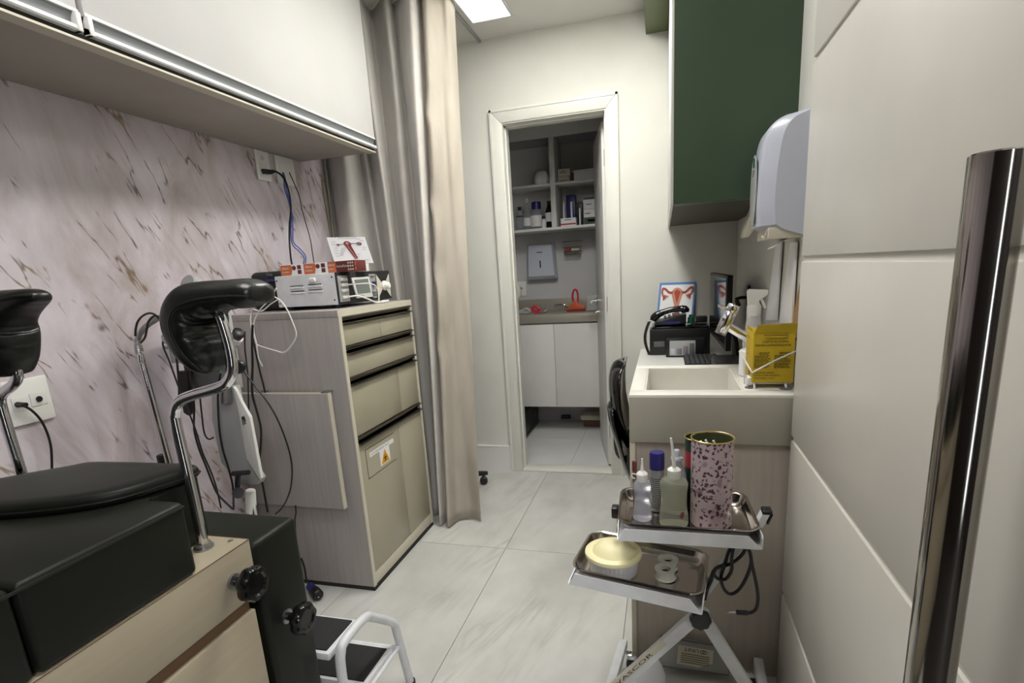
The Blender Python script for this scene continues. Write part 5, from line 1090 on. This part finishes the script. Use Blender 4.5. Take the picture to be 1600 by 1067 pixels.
# --- on the upper tray
o = (-.052, 1.335, .622)
t = thing('squeeze_bottle', 'small clear squeeze bottle with white nozzle, left front of upper tray', 'bottle', o)
MB().lathe([(.020,0),(.024,.003),(.024,.012),(.0205,.045),(.0195,.060),(.0225,.085),(.0235,.096),(.020,.103),(.012,.107)], o).build('body', 'bluish', t)
MB().lathe([(.0135,.104),(.0145,.106),(.0145,.125),(.010,.130),(.005,.133),(.0028,.150),(.002,.166),(0,.167)], o).build('nozzle_cap', 'whiteplas', t)
MB().tube([(o[0]-.014,o[1],o[2]+.122),(o[0]-.024,o[1],o[2]+.124),(o[0]-.026,o[1],o[2]+.116),(o[0]-.018,o[1],o[2]+.110)], .0016, n=6).build('cap_strap', 'whiteplas', t)
o = (.026, 1.318, .622)
t = thing('squeeze_bottle', 'large pale yellow squeeze bottle with long straw nozzle, front of upper tray', 'bottle', o)
MB().lathe([(.032,0),(.0355,.004),(.0355,.02),(.031,.06),(.0305,.07),(.033,.10),(.0345,.112),(.030,.120),(.017,.126),(.016,.128)], o).build('body', 'yliquid', t)
MB().lathe([(.0155,.122),(.0165,.124),(.0165,.146),(.012,.150),(.006,.152)], o).build('cap', 'spool', t)
MB().tube([(o[0],o[1],o[2]+.150),(o[0]-.003,o[1],o[2]+.19),(o[0]-.008,o[1],o[2]+.228)], [.0048,.0048,.0040,.0034,.0028], n=10).build('straw', 'spool', t)
MB().prism(frame_pts((o[0]+.0185,o[1]-.0285,o[2]+.036), (.84,.54,0), ZP, [(-.007,0),(0,-.010),(.007,-.004),(.006,.008),(0,.010)]), (.3,-.0) + (0,) if False else (.0003,-.0008,0)).build('sticker', 'winep', t)
o = (-.016, 1.395, .622)
t = thing('aerosol_can', 'silver grey aerosol can with dark blue cap, behind the squeeze bottles', 'can', o)
MB().lathe([(.017,0),(.0185,.002),(.0185,.118),(.016,.124)], o).build('can', 'silver', t)
MB().lathe([(.0195,.118),(.0195,.160),(.0178,.164),(0,.1645)], o).build('cap', 'navy', t)
q = MB()
for k in range(16): q.lathe([(.01862,.010+k*.0055),(.0188,.010+k*.0055),(.0188,.0125+k*.0055),(.01862,.0125+k*.0055)], o, n=24, caps=False)
q.build('print_lines', 'dgreyplas', t)
o = (.034, 1.398, .622)
t = thing('antiseptic_bottle', 'rounded clear bottle with lilac white cap, between yellow bottle and floral tin', 'bottle', o)
MB().lathe([(.024,0),(.0265,.004),(.0265,.085),(.025,.105),(.018,.122),(.0125,.130),(.0125,.146)], o).build('body', 'clearplas', t)
MB().lathe([(.0268,.012),(.0272,.012),(.0272,.08),(.0268,.08)], o, caps=False).build('label_band', 'screen', t)
MB().lathe([(.0155,.144),(.0155,.150),(.009,.154),(.009,.166),(.006,.171),(0,.172)], o).build('cap', 'lilac', t)
def tin(o, r, h, wall, label, inside, rim, items=True):
    t = thing('tin_canister', label, 'tin', o)
    MB().lathe([(r*.97,0),(r,.002),(r,h-.001),(r-.0012,h-.001),(r-.0012,.004),(0,.004)], o, n=40).build('body', wall, t)
    MB().lathe([(r-.0014,h-.03),(r-.0018,h-.03),(r-.0018,h-.002),(r-.0014,h-.002)], o, n=40, caps=False).build('inner_rim', inside, t)
    ri = MB(); ri.tube([(o[0]+(r+.0004)*math.cos(2*PI*k/40), o[1]+(r+.0004)*math.sin(2*PI*k/40), o[2]+h) for k in range(40)], .0018, n=8, closed=True, per=1); ri.build('rolled_rim', rim, t)
    MB().cyl((o[0],o[1],o[2]+h-.034), (o[0],o[1],o[2]+h-.030), r-.002, n=40).build('inner_lid', inside, t); return t
to = (.116, 1.340, .6222)
tin(to, .0495, .224, 'floral', 'tall pink floral tin with gold rim at the right of upper tray', 'olive', 'gold')
for k, (dx, dy, a) in enumerate(((-.016,-.004,.25),(-.004,.004,.3),(.012,.0,-.25))):
    lab_ = ('left of three white sticks standing in the floral tin','middle of three white sticks standing in the floral tin','right of three white sticks standing in the floral tin')[k]
    p = Vector((to[0]+dx, to[1]+dy, to[2]+.1925)); tag(MB().cyl(p, p+Vector((-.012 if a > 0 else -.010, .0, .024)), .0028, n=10).build('white_stick', 'paper', None, p), lab_, 'stick', 'white sticks in the floral tin')
tin((.0895, 1.4255, .6222), .0345, .198, 'redgreen', 'dark green and red tin half hidden behind the floral tin', 'olive', 'gold')
q = MB(); q.cyl((-.071,1.362,.6222), (-.073,1.368,.752), .006, .006, n=6); q.cyl((-.073,1.368,.752), (-.0735,1.369,.765), .006, .0045, n=6)
t = thing('pencil', 'thin red and yellow pencil standing at the left of upper tray', 'pencil', (-.071,1.362,.622)); q.build('shaft', 'brass', t)
MB().cyl((-.0728,1.3675,.742), (-.0732,1.3685,.768), .0064, n=8).build('red_end', 'maroon', t)
# --- on the lower tray
zl = .473
o = Vector((-.128, 1.318, .4745))
t = thing('lidded_tub', 'round ribbed clear tub with cream yellow lid on the lower tray', 'tub', o)
rg = []
for z, r in ((0,.060),(.004,.062),(.048,.066),(.052,.0665)): rg.append([o+Vector((r*(1+.012*math.cos(36*g))*math.cos(g), r*(1+.012*math.cos(36*g))*math.sin(g), z)) for g in [2*PI*k/144 for k in range(144)]])
MB().grid(rg).build('tub', 'tubplas', t)
MB().lathe([(.067,.046),(.0735,.047),(.075,.052),(.074,.058),(.066,.0615),(.060,.058),(.055,.059),(.050,.066),(.040,.076),(.024,.083),(.010,.0855),(0,.086)], o, n=48).build('lid', 'tinlid', t)
for k, (x, y, lb_) in enumerate(((.006,1.312,'white plastic tape spool on the lower tray, nearer the front rim'),(.013,1.362,'white plastic tape spool on the lower tray, farther from front rim'))):
    o = Vector((x, y, .4695)); t = thing('tape_spool', lb_, 'spool', o, 'tape spools on the lower tray')
    MB().lathe([(.026,0),(.026,.003),(.0225,.004),(.0225,.022),(.026,.023),(.027,.027),(.0205,.0275),(.0135,.0265),(.0122,.022),(.0122,.001)], o, n=36, caps=False).build('flanged_reel', 'spool', t)
    MB().cyl(o+ZP*.0165, o+ZP*.017, .0118).build('hole_dark', 'dark', t)  # dark disc standing in for the dark seen down the open hole
# --- cable wound on the trolley arm
q = MB()
q.tube([(0.1046,1.3150,0.4138),(0.1099,1.3150,0.4432),(0.1189,1.3150,0.4708),(0.1231,1.3150,0.4957),(0.1338,1.3150,0.5098),(0.1585,1.3150,0.5196),(0.1826,1.3150,0.5402),(0.1956,1.3150,0.5631),(0.1921,1.3150,0.5772),(0.1798,1.3150,0.5805),(0.1662,1.3150,0.5733),(0.1562,1.3150,0.5488),(0.1493,1.3150,0.5150),(0.1424,1.3150,0.4808),(0.1494,1.3150,0.4514),(0.1656,1.3150,0.4373),(0.1854,1.3150,0.4516),(0.2013,1.3150,0.4868),(0.2106,1.3150,0.5245),(0.2089,1.3150,0.5535),(0.1997,1.3150,0.5761),(0.1919,1.3150,0.5808)], .0043, n=9, per=5)
q.tube([(0.1905,1.3050,0.5861),(0.1799,1.3050,0.5852),(0.1682,1.3050,0.5735),(0.1645,1.3050,0.5442),(0.1654,1.3050,0.5114),(0.1538,1.3050,0.4862),(0.1367,1.3050,0.4826),(0.1238,1.3050,0.4961),(0.1297,1.3050,0.5134),(0.1481,1.3050,0.5244)], .0043, n=9, per=5)
q.tube([(0.1973,1.3100,0.5804),(0.2071,1.3100,0.5597),(0.2128,1.3100,0.5277),(0.2201,1.3100,0.4955),(0.2268,1.3100,0.4630),(0.2301,1.3100,0.4336),(0.2271,1.3100,0.4070),(0.2178,1.3100,0.3945),(0.2070,1.3100,0.3912)], .0043, n=9, per=5)
t = thing('jack_cable', 'black cable wound on the trolley arm with a jack plug hanging', 'cable', (0.1468,1.3100,0.4895)); q.build('cord', 'black', t)
a, b, c_ = Vector((0.2073,1.3100,0.3913)), Vector((0.1801,1.3100,0.3898)), Vector((0.1588,1.3100,0.3862))
MB().cyl(a, b, .0062, n=14, bev=.001).build('plug_sleeve', 'black', t); MB().lathe([(.0032,0),(.0032,.016),(.0022,.018),(.0034,.020),(0,.026)], b, (c_-b)).build('plug_tip', 'alu', t)
# --- on the floor under the trolley
t = thing('clear_plastic_box', 'flat clear plastic box with UNIT label standing against the sink unit', 'box', (.09, 1.53, 0))
A = Vector((-.006,1.549,.116)); B = Vector((.192,1.549,.104)); Cc = Vector((.196,1.520,.028)); D = Vector((-.014,1.520,.030))
n = (B-A).cross(D-A).normalized(); n = n if n.y < 0 else -n
MB().prism([A, B, Cc, D], -n*.016, .004).build('box_shell', 'clearbox', t)
q = MB(); q.tube([A+n*.002, B+n*.002, Cc+n*.002, D+n*.002], .0022, n=6, closed=True, smooth=False); q.build('rim', 'dgreyplas', t)
u_ = (B-A).normalized(); v_ = (A-D).normalized(); lo_ = D + u_*.055 + v_*.016 + n*.001
decal('paper_label', frame_pts(lo_, u_, v_, [(0,0),(.105,0),(.105,.058),(0,.058)]), n, 'edge', t)
text('UNIT', .016, lo_+u_*.062+v_*.054+n*.001, -u_, -v_, 'ink', t, sx=1.2)
q = MB()
for r0_ in (.006,):
    for cxx in (.073,.080): q.prism(frame_pts(lo_+n*.0012, u_, v_, [(cxx+.008*math.cos(g), .048+.0055*math.sin(g)) for g in [2*PI*k/16 for k in range(16)]]+[(cxx+.0062*math.cos(g), .048+.0038*math.sin(g)) for g in [-2*PI*k/16 for k in range(16)]]), n*.0003)
q.build('ring_logo', 'ink', t)
q = MB()
for k in range(5): q.prism(frame_pts(lo_+n*.001, u_, v_, [(.01,.008+.0065*k),(.095,.008+.0065*k),(.095,.0105+.0065*k),(.01,.0105+.0065*k)]), n*.0003)
q.build('small_print', 'brass', t)
q = MB(); rg = []
for z, r in ((.001,.030),(.01,.042),(.04,.040),(.075,.030),(.10,.018),(.115,.006)): rg.append([Vector((-.035+r*math.cos(g)*(1+.10*math.sin(4*g+z*30)), 1.47+r*.8*math.sin(g)*(1+.08*math.cos(3*g)), z)) for g in [2*PI*k/24 for k in range(24)]])
tag(q.grid(rg).build('plastic_bag', 'paper', None, (-.035,1.47,0)), 'crumpled white plastic bag on the floor behind the trolley leg', 'bag')
